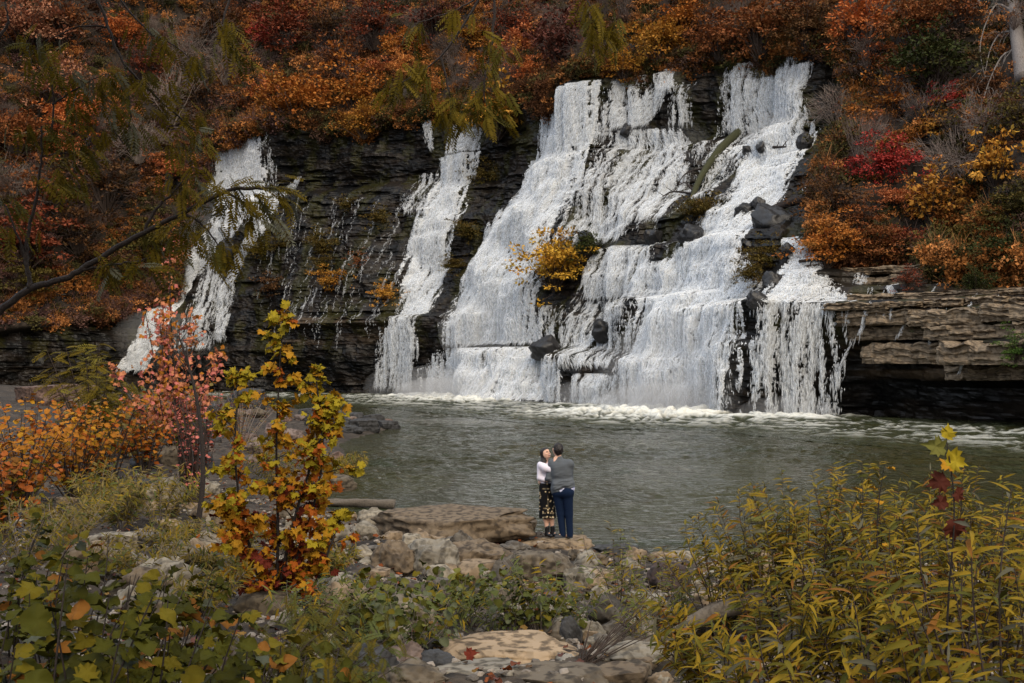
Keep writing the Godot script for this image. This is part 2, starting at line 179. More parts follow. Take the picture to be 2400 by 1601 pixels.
var ROCKS := [
	["long banded brown ledge slab jutting into the river", "brown", "slab", -1.2, 0.34, -20.56, 2.93, 0.57, 1.94],
	["brown end block at the river tip of the long banded slab", "brown", "slab", 0.05, 0.19, -21.19, 0.84, 0.46, 0.63],
	["white-faced boulder leaning on the long banded slab", "pale", "round", -0.11, 0.22, -20.91, 0.69, 0.51, 0.55],
	["flat tan rock that the couple stand on", "tan", "slab", 0.86, 0.0, -20.12, 1.42, 0.44, 1.1],
	["squarish tan rock under the near end of the long slab", "tan", "angular", -1.84, 0.48, -18.22, 0.5, 0.2, 0.35],
	["pointed tan rock in front of the long slab's shadow", "tan", "angular", -1.44, 0.44, -18.51, 0.53, 0.36, 0.37],
	["small grey rock right of the pointed tan rock", "grey", "angular", -1.14, 0.39, -18.83, 0.3, 0.22, 0.21],
	["dark grey upright rock between pointed and big brown boulders", "grey", "angular", -0.78, 0.44, -17.64, 0.48, 0.51, 0.34],
	["brown boulder at the near end of the boulder row", "brown", "round", -1.62, 0.61, -15.48, 0.57, 0.49, 0.46],
	["smooth pale grey boulder in the boulder row", "palegrey", "round", -1.13, 0.57, -15.63, 0.74, 0.51, 0.59],
	["big pitted brown boulder in the middle of the row", "brown", "round", -0.43, 0.5, -16.07, 1.1, 0.51, 0.88],
	["rounded grey rock behind the big pitted boulder", "grey", "round", 0.03, 0.33, -18.68, 0.49, 0.24, 0.39],
	["biggest grey-brown boulder just below the couple", "greybrown", "round", 0.37, 0.53, -15.02, 0.94, 0.57, 0.75],
	["narrow grey rock leaning at the biggest boulder's foot", "grey", "angular", -0.11, 0.59, -14.3, 0.35, 0.45, 0.24],
	["small angular rock at the river end of the couple's rock", "greybrown", "angular", 1.03, 0.3, -17.85, 0.28, 0.32, 0.2],
	["low flat stone by the shallow water", "greybrown", "slab", 1.06, 0.38, -16.52, 0.59, 0.18, 0.45],
	["rock with a bright white broken face", "white", "angular", 1.01, 0.51, -14.76, 0.3, 0.34, 0.21],
	["grey rock beside the white broken face", "palegrey", "round", 0.81, 0.53, -14.69, 0.31, 0.34, 0.25],
	["small tan slab at the shallow water's edge", "tan", "slab", 1.35, 0.4, -16.09, 0.3, 0.18, 0.22],
	["dark mottled boulder at the bottom edge", "darkgrey", "round", -1.09, 1.07, -8.56, 0.47, 0.35, 0.37],
	["peaked brown boulder cut by the bottom edge", "greybrown", "angular", -0.77, 1.08, -8.4, 0.64, 0.24, 0.45],
	["pinkish rock behind the peaked brown boulder", "pink", "round", -0.88, 1.0, -9.39, 0.31, 0.2, 0.25],
	["dark grey rock behind the mottled grey one", "darkgrey", "round", -0.69, 0.97, -9.69, 0.27, 0.2, 0.22],
	["mottled blue-grey rock beside the big tan slab", "darkgrey", "angular", -0.57, 1.02, -9.03, 0.34, 0.25, 0.24],
	["big smooth tan slab at the bottom with a fallen leaf", "tanwarm", "slab", -0.03, 0.97, -9.68, 1.18, 0.2, 0.84],
	["pale flat slab in front of the big tan slab", "palegrey", "slab", -0.22, 1.04, -8.73, 0.78, 0.18, 0.58],
	["dark flat rock at the bottom edge below the reed stubble", "greybrown", "slab", 0.36, 1.05, -8.56, 0.79, 0.18, 0.59],
	["brown flat rock right of the dark bottom slab", "brown", "slab", 0.85, 1.02, -8.66, 0.45, 0.2, 0.34],
	["rounded pale boulder below the driftwood log", "palegrey", "round", 1.01, 0.95, -9.6, 0.6, 0.23, 0.48],
	["dark upright stone beside the reed stubble", "darkgrey", "angular", 0.55, 0.87, -10.5, 0.23, 0.29, 0.16],
	["pale cracked stone behind the rounded pale boulder", "palegrey", "angular", 0.74, 0.85, -10.68, 0.31, 0.27, 0.22],
	["grey layered stone under the driftwood log", "grey", "angular", 0.99, 0.84, -10.82, 0.34, 0.25, 0.24],
	["chalky stone behind the reed stubble", "white", "angular", 0.46, 0.96, -9.38, 0.31, 0.18, 0.22],
	["pale brown boulder near half beside the little backwater", "pale", "round", -7.69, 0.41, -24.7, 0.9, 0.63, 0.72],
	["pale flat-topped boulder far half beside the little backwater", "pale", "round", -7.23, 0.35, -25.85, 0.99, 0.52, 0.79],
	["low grey stone in the little backwater", "grey", "slab", -8.03, 0.51, -22.85, 0.66, 0.29, 0.49],
	["grey flat stone behind the tall dark weed stem", "grey", "angular", -5.33, 0.71, -16.88, 0.63, 0.3, 0.44],
	["pale split stone beside the dark weed stem", "pale", "angular", -4.76, 0.69, -16.97, 0.78, 0.34, 0.55],
	["grey layered rock below the feathery fronds", "grey", "angular", -1.81, 1.04, -9.21, 0.34, 0.23, 0.24],
	["blue-grey stone among red fallen leaves", "grey", "angular", -2.06, 1.11, -8.42, 0.31, 0.22, 0.22],
	["pinkish stone under the broad-leaved bushes", "pink", "round", -2.57, 1.04, -9.6, 0.24, 0.16, 0.19],
	["pale slab glimpsed beneath the broad leaves", "pale", "slab", -3.18, 1.16, -8.37, 0.29, 0.22, 0.22],
	["pinkish rock behind the sycamore sapling", "pink", "round", -5.85, 0.17, -29.94, 0.91, 0.53, 0.73],
	["flat brown rock at the water by the sapling", "greybrown", "slab", -4.84, -0.0, -30.56, 0.93, 0.52, 0.7],
	["pale slab beneath the sycamore sapling", "pale", "slab", -3.26, 0.63, -17.03, 0.59, 0.26, 0.44],
	["leaf-strewn reddish rock at the foot of the orange bushes", "rustrock", "slab", -22.97, 1.44, -54.81, 2.42, 1.15, 1.82],
	["reddish boulder left of the crooked dark stem", "rustrock", "angular", -23.08, 1.38, -59.67, 1.9, 1.09, 1.33],
	["reddish-grey boulder in front of the crooked dark stem", "rustrock", "round", -18.46, 1.02, -47.17, 1.48, 1.09, 1.18],
	["tilted reddish slab in the middle of the far bank", "rustrock", "slab", -16.84, 0.88, -47.71, 1.49, 1.0, 1.12],
	["black cracked rock beside the tilted reddish slab", "darkgrey", "angular", -14.73, 0.76, -44.14, 1.08, 0.98, 0.76],
	["reddish rock under the red-leaved tree", "rustrock", "round", -17.56, 1.01, -58.07, 1.57, 1.21, 1.25],
	["dark flat rock beside the thin dark trunk", "darkgrey", "slab", -14.26, 0.68, -51.71, 1.58, 1.03, 1.18],
	["dark slab on the far bank behind the sapling", "darkgrey", "slab", -17.23, 0.55, -72.19, 2.51, 1.45, 1.88],
	["dark purple-brown rock at the willow bush edge", "darkrust", "round", 2.12, 0.49, -14.85, 0.53, 0.46, 0.43],
	["brown boulder half under the willow bushes", "greybrown", "round", 1.83, 0.79, -11.23, 0.46, 0.33, 0.37],
	["dark wet stone barely breaking the shallow water", "darkgrey", "slab", 1.88, 0.14, -19.83, 0.79, 0.18, 0.54],
	["pale stone among the wispy weeds by the willow", "palegrey", "slab", 1.54, 0.64, -13.1, 0.51, 0.23, 0.38],
	["grey boulder behind the lance-leaved weeds", "grey", "round", -2.18, 0.78, -13.12, 0.51, 0.28, 0.41],
	["pale stone glimpsed among the green weeds", "palegrey", "slab", 0.21, 0.76, -12.01, 0.48, 0.22, 0.36],
	["pale stone behind the feathery fronds", "pale", "round", -2.15, 0.93, -10.99, 0.29, 0.22, 0.23],
	["dark wet stone of the low spit, first from its landward end", "darkgrey", "slab", -11.8, 0.32, -65.03, 1.14, 0.65, 0.85],
	["dark wet stone of the low spit, second from its landward end", "darkgrey", "slab", -9.65, 0.31, -54.34, 0.95, 0.82, 0.71],
	["dark wet stone of the low spit, third from its landward end", "darkgrey", "slab", -8.76, 0.21, -51.26, 1.56, 0.48, 1.17],
	["dark wet stone of the low spit, fourth from its landward end", "darkgrey", "slab", -9.95, 0.28, -61.94, 1.49, 0.7, 1.11],
	["dark wet stone of the low spit, fifth from its landward end", "darkgrey", "slab", -8.72, 0.25, -55.61, 1.33, 0.63, 1.0],
	["dark wet stone of the low spit, sixth from its landward end", "darkgrey", "slab", -7.96, 0.16, -53.78, 1.17, 0.41, 0.88],
	["dark wet stone of the low spit, seventh from its landward end", "darkgrey", "slab", -8.47, 0.24, -59.45, 1.04, 0.75, 0.78],
	["dark wet stone of the low spit, eighth from its landward end", "darkgrey", "slab", -7.47, 0.14, -55.66, 1.46, 0.68, 1.09],
	["dark wet stone of the low spit, ninth from its landward end", "darkgrey", "slab", -7.38, 0.15, -59.09, 1.03, 0.74, 0.77],
	["dark wet stone of the low spit, tenth from its landward end", "darkgrey", "slab", -6.61, -0.0, -58.67, 1.33, 0.57, 1.0],
]
var FALL_ROCKS := [
	["humped black rock at the head of the broad cascade", 13.0, 26.47, -109.04, 0.77],
	["low black rock by the humped one", 11.37, 26.39, -109.09, 0.69],
	["dark rock in the last fall's pool", 22.02, 22.51, -97.61, 0.54],
	["dark rock left of the pool rock", 21.07, 22.54, -99.13, 0.47],
	["dark rock at the edge of the last fall's pool", 24.89, 22.34, -94.2, 0.67],
	["tall dark rock standing in the white chute", 18.78, 15.63, -88.95, 0.77],
	["small black rock right of the tall chute rock", 19.73, 16.13, -88.5, 0.52],
	["great rounded dark boulder beside the chute", 19.39, 14.05, -83.17, 1.38],
	["black rock at the lower chute's edge", 16.93, 12.14, -83.68, 0.66],
	["brown wet rock next to the black chute rock", 17.74, 12.34, -82.51, 0.59],
	["dark mossy rock splitting the lower cascade", 14.81, 13.95, -90.82, 0.93],
	["dark ledge rock above the lower cascade", 12.42, 14.51, -97.33, 0.84],
	["black block in the curtain fall's steps", 17.53, 8.88, -75.01, 0.71],
	["rust-stained rock dividing the two lower drops", 15.95, 7.53, -71.92, 0.62],
	["brown rock in the curtain fall's feeder stream", 19.3, 11.39, -77.96, 0.49],
	["black hump splitting the far cascade", -37.35, 18.28, -146.0, 1.72],
	["dark rock bulge in the centre fall's base mound", 2.92, 4.77, -99.83, 1.18],
	["black rock behind the broad fall's lower veil", 7.92, 6.24, -96.3, 0.99],
	["black rock above the golden yellow bush", 6.93, 15.46, -103.97, 0.66],
]
var LOG_LEAN := [Vector3(21.55, 25.37, -104.24), Vector3(19.53, 23.55, -102.29), Vector3(17.88, 21.49, -100.96), Vector3(16.6, 19.43, -99.29), Vector3(15.78, 17.46, -97.88)]
var LOG_TWIG_A := [Vector3(17.73, 21.27, -100.83), Vector3(16.14, 20.96, -101.33), Vector3(15.29, 20.1, -100.99)]
var LOG_TWIG_B := [Vector3(16.2, 18.57, -98.79), Vector3(14.61, 19.02, -100.44), Vector3(13.63, 18.55, -100.51)]
var LOG_TWIG_C := [Vector3(16.37, 17.31, -96.81), Vector3(14.86, 17.12, -98.18), Vector3(13.63, 15.9, -97.72)]
var LOG_TWIG_D := [Vector3(16.4, 18.27, -98.11), Vector3(15.81, 19.82, -100.5), Vector3(15.21, 19.62, -100.46)]
var LOG_CHUTE := [Vector3(22.76, 15.96, -83.84), Vector3(21.67, 15.95, -85.4), Vector3(20.5, 15.52, -86.18), Vector3(19.66, 15.39, -86.93)]
var LOG_STICK := [Vector3(17.44, 15.27, -90.53), Vector3(18.84, 15.46, -88.73), Vector3(20.08, 15.68, -87.3)]
var LOG_FORK := [Vector3(18.45, 15.55, -89.38), Vector3(19.44, 16.68, -90.37), Vector3(19.73, 17.15, -90.69)]
var LOG_SMALL := [Vector3(19.67, 10.43, -75.85), Vector3(20.77, 10.57, -76.04), Vector3(21.55, 10.52, -76.15)]
var LOG_SMALLER := [Vector3(20.05, 10.05, -75.6), Vector3(21.01, 10.19, -75.85)]
var LOG_POOL := [Vector3(22.72, 22.24, -96.19), Vector3(23.57, 22.05, -95.03)]
var LOG_BASE := [Vector3(-13.28, 0.15, -122.89), Vector3(-10.97, 0.48, -121.3), Vector3(-10.09, 0.78, -120.48), Vector3(-10.3, 1.72, -120.71), Vector3(-10.8, 2.43, -120.95)]
var TALL_TRUNK := [Vector3(37.59, 24.38, -81.14), Vector3(38.94, 28.39, -84.94), Vector3(40.32, 32.67, -88.72), Vector3(41.97, 38.48, -92.91)]
var TALL_TWIG_A := [Vector3(39.65, 31.06, -86.97), Vector3(39.14, 32.38, -88.91), Vector3(38.04, 30.82, -88.42), Vector3(36.85, 28.28, -86.9), Vector3(36.2, 25.61, -84.62)]
var TALL_TWIG_B := [Vector3(39.08, 29.03, -85.37), Vector3(38.34, 29.32, -86.36), Vector3(37.34, 28.03, -86.04), Vector3(36.32, 25.81, -84.74)]
var TALL_TWIG_C := [Vector3(40.38, 33.52, -89.15), Vector3(39.57, 34.39, -90.67), Vector3(38.2, 33.01, -90.86), Vector3(37.04, 30.76, -89.39)]
var TALL_TWIG_D := [Vector3(38.32, 27.27, -83.37), Vector3(37.57, 26.96, -84.66), Vector3(36.12, 24.7, -83.66), Vector3(35.16, 22.79, -82.6)]
var LIMB := [Vector3(-3.64, 3.71, -7.5), Vector3(-3.46, 3.85, -7.49), Vector3(-3.26, 4.0, -7.49), Vector3(-3.02, 4.07, -7.49), Vector3(-2.83, 4.18, -7.49), Vector3(-2.49, 4.38, -7.48), Vector3(-2.22, 4.51, -7.48), Vector3(-1.93, 4.66, -7.48), Vector3(-1.69, 4.68, -7.48), Vector3(-1.5, 4.66, -7.48)]
var LIMB_UP := [Vector3(-3.26, 4.0, -7.49), Vector3(-3.28, 4.18, -7.49), Vector3(-3.27, 4.36, -7.48), Vector3(-3.21, 4.66, -7.48), Vector3(-3.18, 4.89, -7.47), Vector3(-3.18, 5.1, -7.47)]
var LIMB_FORK := [Vector3(-3.25, 4.01, -7.49), Vector3(-3.28, 4.16, -7.49), Vector3(-3.34, 4.36, -7.48), Vector3(-3.43, 4.57, -7.48)]
var LIMB_B := [Vector3(-2.92, 4.12, -7.49), Vector3(-2.77, 4.15, -7.49), Vector3(-2.58, 4.18, -7.49), Vector3(-2.4, 4.21, -7.49)]
var LIMB_C := [Vector3(-3.18, 4.89, -7.47), Vector3(-3.06, 4.91, -7.47), Vector3(-2.9, 4.94, -7.47)]
var LIMB_D := [Vector3(-3.21, 4.66, -7.48), Vector3(-3.11, 4.71, -7.48), Vector3(-2.99, 4.77, -7.48)]
var LIMB_E := [Vector3(-2.49, 4.38, -7.48), Vector3(-2.4, 4.54, -7.48), Vector3(-2.28, 4.66, -7.48), Vector3(-2.2, 4.77, -7.48)]
var LIMB_F := [Vector3(-1.93, 4.66, -7.48), Vector3(-1.81, 4.57, -7.48), Vector3(-1.69, 4.48, -7.48)]
var LIMB_G := [Vector3(-2.22, 4.51, -7.48), Vector3(-2.08, 4.42, -7.48), Vector3(-1.96, 4.24, -7.49)]
var LIMB_H := [Vector3(-3.52, 5.63, -7.46), Vector3(-3.42, 5.77, -7.46), Vector3(-3.41, 5.83, -7.46), Vector3(-3.43, 5.94, -7.45)]
var LIMB_I := [Vector3(-2.87, 6.13, -7.45), Vector3(-2.73, 5.77, -7.46), Vector3(-2.62, 5.52, -7.46), Vector3(-2.4, 5.29, -7.47), Vector3(-2.14, 5.07, -7.47)]
var LIMB_J := [Vector3(-2.62, 5.52, -7.46), Vector3(-2.58, 5.21, -7.47), Vector3(-2.61, 4.98, -7.47), Vector3(-2.69, 5.07, -7.47)]
var LIMB_K := [Vector3(-2.78, 6.13, -7.45), Vector3(-2.49, 5.77, -7.46), Vector3(-2.28, 5.64, -7.46), Vector3(-2.17, 5.54, -7.46)]
var LIMB_L := [Vector3(-2.73, 5.77, -7.46), Vector3(-2.93, 5.77, -7.46), Vector3(-3.17, 5.66, -7.46)]
var LIMB_M := [Vector3(-3.11, 5.04, -7.47), Vector3(-3.1, 5.24, -7.47), Vector3(-3.11, 5.48, -7.46)]
var LIMB_N := [Vector3(-3.11, 5.24, -7.47), Vector3(-2.93, 5.36, -7.47), Vector3(-2.75, 5.45, -7.46)]
var HANG_A := [Vector3(0.02, 6.87, -8.94), Vector3(-0.23, 6.51, -8.94), Vector3(-0.44, 6.37, -8.95), Vector3(-0.76, 6.26, -8.95)]
var HANG_B := [Vector3(-0.23, 6.51, -8.94), Vector3(-0.58, 5.98, -8.95), Vector3(-0.9, 5.77, -8.96)]
var HANG_C := [Vector3(-0.13, 6.65, -8.94), Vector3(-0.16, 6.12, -8.95), Vector3(-0.23, 5.73, -8.96), Vector3(-0.18, 5.52, -8.96)]
var HANG_D := [Vector3(0.44, 6.79, -8.94), Vector3(0.58, 6.48, -8.94), Vector3(0.69, 6.3, -8.95), Vector3(0.76, 6.16, -8.95)]
var HANG_E := [Vector3(-0.58, 5.98, -8.95), Vector3(-0.51, 5.7, -8.96), Vector3(-0.5, 5.52, -8.96)]
var HANG_F := [Vector3(-2.17, 6.76, -8.94), Vector3(-2.32, 6.37, -8.95), Vector3(-2.33, 6.16, -8.95), Vector3(-2.23, 6.02, -8.95)]
var FROND_SPOTS := [[-3.15, 5.67, -7.46, -100], [-3.28, 5.63, -7.46, -120], [-3.02, 5.44, -7.46, -90], [-2.78, 5.41, -7.47, -80], [-2.95, 5.23, -7.47, -100], [-2.67, 5.26, -7.47, -70], [-2.47, 5.44, -7.46, -80], [-2.37, 5.32, -7.47, -60], [-2.56, 5.11, -7.47, -95], [-2.75, 5.07, -7.47, -110], [-2.22, 5.18, -7.47, -60], [-2.28, 5.0, -7.47, -75], [-2.12, 5.05, -7.47, -50], [-2.9, 4.98, -7.47, -100], [-3.24, 5.07, -7.47, -150], [-3.14, 5.08, -7.47, -40], [-3.09, 4.8, -7.48, -70], [-2.87, 4.91, -7.47, -40], [-2.99, 4.77, -7.48, -60], [-2.4, 4.21, -7.49, -30], [-2.73, 4.15, -7.49, -80], [-2.58, 4.18, -7.49, -70], [-2.17, 4.77, -7.48, -60], [-2.2, 4.69, -7.48, -70], [-1.86, 4.68, -7.48, -20], [-1.69, 4.68, -7.48, -10], [-1.58, 4.67, -7.48, -5], [-1.99, 4.63, -7.48, 160], [-1.87, 4.61, -7.48, -60], [-1.77, 4.54, -7.48, -60], [-1.69, 4.48, -7.48, -55], [-2.05, 4.42, -7.48, -110], [-1.96, 4.24, -7.49, -60], [-1.93, 4.3, -7.49, -40], [-2.15, 4.48, -7.48, -130], [-2.43, 4.3, -7.49, -100], [-2.31, 4.42, -7.48, -80], [-3.4, 4.42, -7.48, -80], [-3.43, 4.63, -7.48, -70], [-2.17, 5.54, -7.46, -60], [-2.28, 5.64, -7.46, -75], [-2.45, 5.77, -7.46, -80], [-3.11, 5.47, -7.46, -80], [-2.75, 5.44, -7.46, -40]]
var HANG_SPOTS := [[-0.76, 6.26, -8.95, -120], [-0.9, 5.77, -8.96, -140], [-0.83, 5.81, -8.96, -90], [-0.97, 5.75, -8.96, -100], [-0.74, 5.86, -8.96, -80], [-0.67, 5.91, -8.96, -85], [-0.5, 5.56, -8.96, -95], [-0.51, 5.68, -8.96, -120], [-0.46, 5.52, -8.96, -75], [-0.18, 5.52, -8.96, -90], [-0.23, 5.72, -8.96, -100], [-0.2, 5.66, -8.96, -70], [-0.16, 5.91, -8.96, -100], [-0.17, 6.05, -8.95, -80], [-0.16, 6.12, -8.95, -60], [-0.27, 5.63, -8.96, -110], [-0.36, 5.56, -8.96, -90], [0.69, 6.28, -8.95, -100], [0.72, 6.23, -8.95, -85], [0.76, 6.16, -8.95, -75], [0.74, 6.19, -8.95, -110], [0.65, 6.35, -8.95, -120], [0.78, 6.14, -8.95, -90], [0.62, 6.41, -8.95, -100], [-2.23, 6.02, -8.95, -75], [-2.32, 6.14, -8.95, -80], [-2.28, 6.23, -8.95, -60], [-0.44, 6.37, -8.95, -130]]
var FLOAT_LOG := [Vector3(-5.21, 0.07, -27.28), Vector3(-2.83, 0.1, -26.68)]

const EYE := Vector3(0, 3.5, 0)
var rng := RandomNumberGenerator.new()
var nz := FastNoiseLite.new()      # general smooth noise, frequency 1
var M := {}                        # materials by name
var taken := {}

# ------------------------------------------------------------------ mesh helper
class Geo:
	var v := PackedVector3Array()
	var c := PackedColorArray()
	var i := PackedInt32Array()
	func tri(a: Vector3, b: Vector3, d: Vector3, col := Color.WHITE) -> void:
		var k := v.size()
		v.append(a); v.append(b); v.append(d)
		c.append(col); c.append(col); c.append(col)
		i.append(k); i.append(k + 1); i.append(k + 2)
	func quad(a: Vector3, b: Vector3, d: Vector3, e: Vector3, col := Color.WHITE) -> void:
		var k := v.size()
		v.append(a); v.append(b); v.append(d); v.append(e)
		c.append(col); c.append(col); c.append(col); c.append(col)
		i.append(k); i.append(k + 1); i.append(k + 2)
		i.append(k); i.append(k + 2); i.append(k + 3)
	func tube(p: Array, r0: float, r1: float, sides := 5, col := Color.WHITE) -> void:
		var n := p.size()
		var first := v.size()
		for k in n:
			var a: Vector3 = p[max(k - 1, 0)]
			var b: Vector3 = p[min(k + 1, n - 1)]
			var d := (b - a).normalized()
			var x := d.cross(Vector3(0.31, 0.2, 0.93)).normalized()
			var y := d.cross(x)
			var r := lerpf(r0, r1, float(k) / (n - 1))
			for q in sides:
				var t := TAU * q / sides
				v.append(p[k] + (x * cos(t) + y * sin(t)) * r)
				c.append(col)
		for k in n - 1:
			for q in sides:
				var a0 := first + k * sides + q
				var a1 := first + k * sides + (q + 1) % sides
				i.append(a0); i.append(a0 + sides); i.append(a1)
				i.append(a1); i.append(a0 + sides); i.append(a1 + sides)
		for q in range(1, sides - 1):
			i.append(first); i.append(first + q); i.append(first + q + 1)
			var l := first + (n - 1) * sides
			i.append(l); i.append(l + q + 1); i.append(l + q)
	func spindle(a: Vector3, b: Vector3, r: float, col: Color, turn: float) -> void:
		var d := (b - a).normalized()
		var x := d.cross(Vector3(0.3, 0.1, 0.95)).normalized() * r
		var y := d.cross(x)
		var k := v.size()
		v.append(a); v.append(b)
		c.append(col); c.append(col)
		var m := a.lerp(b, 0.45)
		for q in 3:
			var t := turn + TAU * q / 3.0
			v.append(m + x * cos(t) + y * sin(t))
			c.append(col)
		for q in 3:
			var q2 := (q + 1) % 3
			i.append(k); i.append(k + 2 + q); i.append(k + 2 + q2)
			i.append(k + 1); i.append(k + 2 + q2); i.append(k + 2 + q)
	func add(g: Geo, x: Transform3D, col := Color.WHITE) -> void:
		var k := v.size()
		for q in g.v.size():
			v.append(x * g.v[q])
			c.append(g.c[q] * col)
		for q in g.i:
			i.append(q + k)
	func mesh(smooth := false) -> ArrayMesh:
		var arr := []
		arr.resize(Mesh.ARRAY_MAX)
		arr[Mesh.ARRAY_VERTEX] = v
		arr[Mesh.ARRAY_COLOR] = c
		arr[Mesh.ARRAY_INDEX] = i
		if smooth:
			var n := PackedVector3Array()
			n.resize(v.size())
			for t in range(0, i.size(), 3):
				var a := v[i[t]]
				var f := (v[i[t + 2]] - a).cross(v[i[t + 1]] - a)
				n[i[t]] += f; n[i[t + 1]] += f; n[i[t + 2]] += f
			for q in n.size():
				n[q] = n[q].normalized()
			arr[Mesh.ARRAY_NORMAL] = n
		var m := ArrayMesh.new()
		m.add_surface_from_arrays(Mesh.PRIMITIVE_TRIANGLES, arr)
		return m

# ------------------------------------------------------------------ naming and placing
func numbered(called: String) -> String:
	if not taken.has(called):
		taken[called] = 0
		return called
	taken[called] += 1
	return "%s_%03d" % [called, taken[called]]

func thing(called: String, label: String, category: String, at := Vector3.ZERO, group := "", kind := "") -> Node3D:
	var o := Node3D.new()
	o.name = numbered(called)
	o.position = at
	add_child(o)
	tag(o, label, category, group, kind)
	return o

func tag(o: Node, label: String, category := "", group := "", kind := "") -> void:
	if label: o.set_meta("label", label)
	if category: o.set_meta("category", category)
	if group: o.set_meta("group", group)
	if kind: o.set_meta("kind", kind)

func part(called: String, mesh: Mesh, mat: Material, parent: Node, x := Transform3D(), kind := "") -> MeshInstance3D:
	var o := MeshInstance3D.new()
	o.mesh = mesh
	o.material_override = mat
	o.transform = x
	if parent == self:
		o.name = numbered(called)
	else:
		var k: String = called
		var cnt: Dictionary = parent.get_meta("_n", {})
		if cnt.has(called):
			cnt[called] += 1
			k = "%s_%03d" % [called, cnt[called]]
		else:
			cnt[called] = 0
		parent.set_meta("_n", cnt)
		o.name = k
	parent.add_child(o, true)
	if kind: o.set_meta("kind", kind)
	return o

func struct(called: String, mesh: Mesh, mat: Material, label: String) -> MeshInstance3D:
	var o := part(called, mesh, mat, self)
	tag(o, label, "", "", "structure")
	return o

# ------------------------------------------------------------------ materials
func lin(r: float, g: float, b: float) -> Color:
	return Color(r, g, b).linear_to_srgb()

func plain(r: float, g: float, b: float, rough := 0.8, spec := 0.4) -> StandardMaterial3D:
	var m := StandardMaterial3D.new()
	m.albedo_color = lin(r, g, b)
	m.roughness = rough
	m.metallic_specular = spec
	m.vertex_color_use_as_albedo = true
	m.cull_mode = BaseMaterial3D.CULL_DISABLED
	return m

func leafy(r: float, g: float, b: float, through := 0.5, rough := 0.55) -> StandardMaterial3D:
	var m := plain(r * 0.86, g * 0.86, b * 0.86, rough, 0.16)
	m.backlight_enabled = true
	m.backlight = Color(through, through, through)
	return m

func noise_tex(seed_: int, freq: float, octaves: int, size: int, stops: Array, kind := 0, bump := 0.0) -> NoiseTexture2D:
	var n := FastNoiseLite.new()
	n.seed = seed_
	n.noise_type = FastNoiseLite.TYPE_CELLULAR if kind == 1 else FastNoiseLite.TYPE_SIMPLEX_SMOOTH
	n.frequency = freq
	n.fractal_type = FastNoiseLite.FRACTAL_RIDGED if kind == 2 else FastNoiseLite.FRACTAL_FBM
	n.fractal_octaves = octaves
	if kind == 1:
		n.fractal_type = FastNoiseLite.FRACTAL_NONE
	var t := NoiseTexture2D.new()
	t.width = size
	t.height = size
	t.seamless = true
	t.noise = n
	if bump > 0.0:
		t.as_normal_map = true
		t.bump_strength = bump
	elif stops:
		var g := Gradient.new()
		g.offsets = PackedFloat32Array(stops.map(func(s): return s[0]))
		g.colors = PackedColorArray(stops.map(func(s): return Color(s[1], s[2], s[3]).linear_to_srgb()))
		t.color_ramp = g
	return t

func rocky(r: float, g: float, b: float, scale_: float, rough: float, tex: Texture2D, nrm: Texture2D, deep := 1.0) -> StandardMaterial3D:
	var m := plain(r * 0.88, g * 0.88, b * 0.88, rough, 0.4)
	m.albedo_texture = tex
	m.uv1_triplanar = true
	m.uv1_world_triplanar = true
	m.uv1_scale = Vector3.ONE * scale_
	m.normal_enabled = true
	m.normal_texture = nrm
	m.normal_scale = deep
	return m

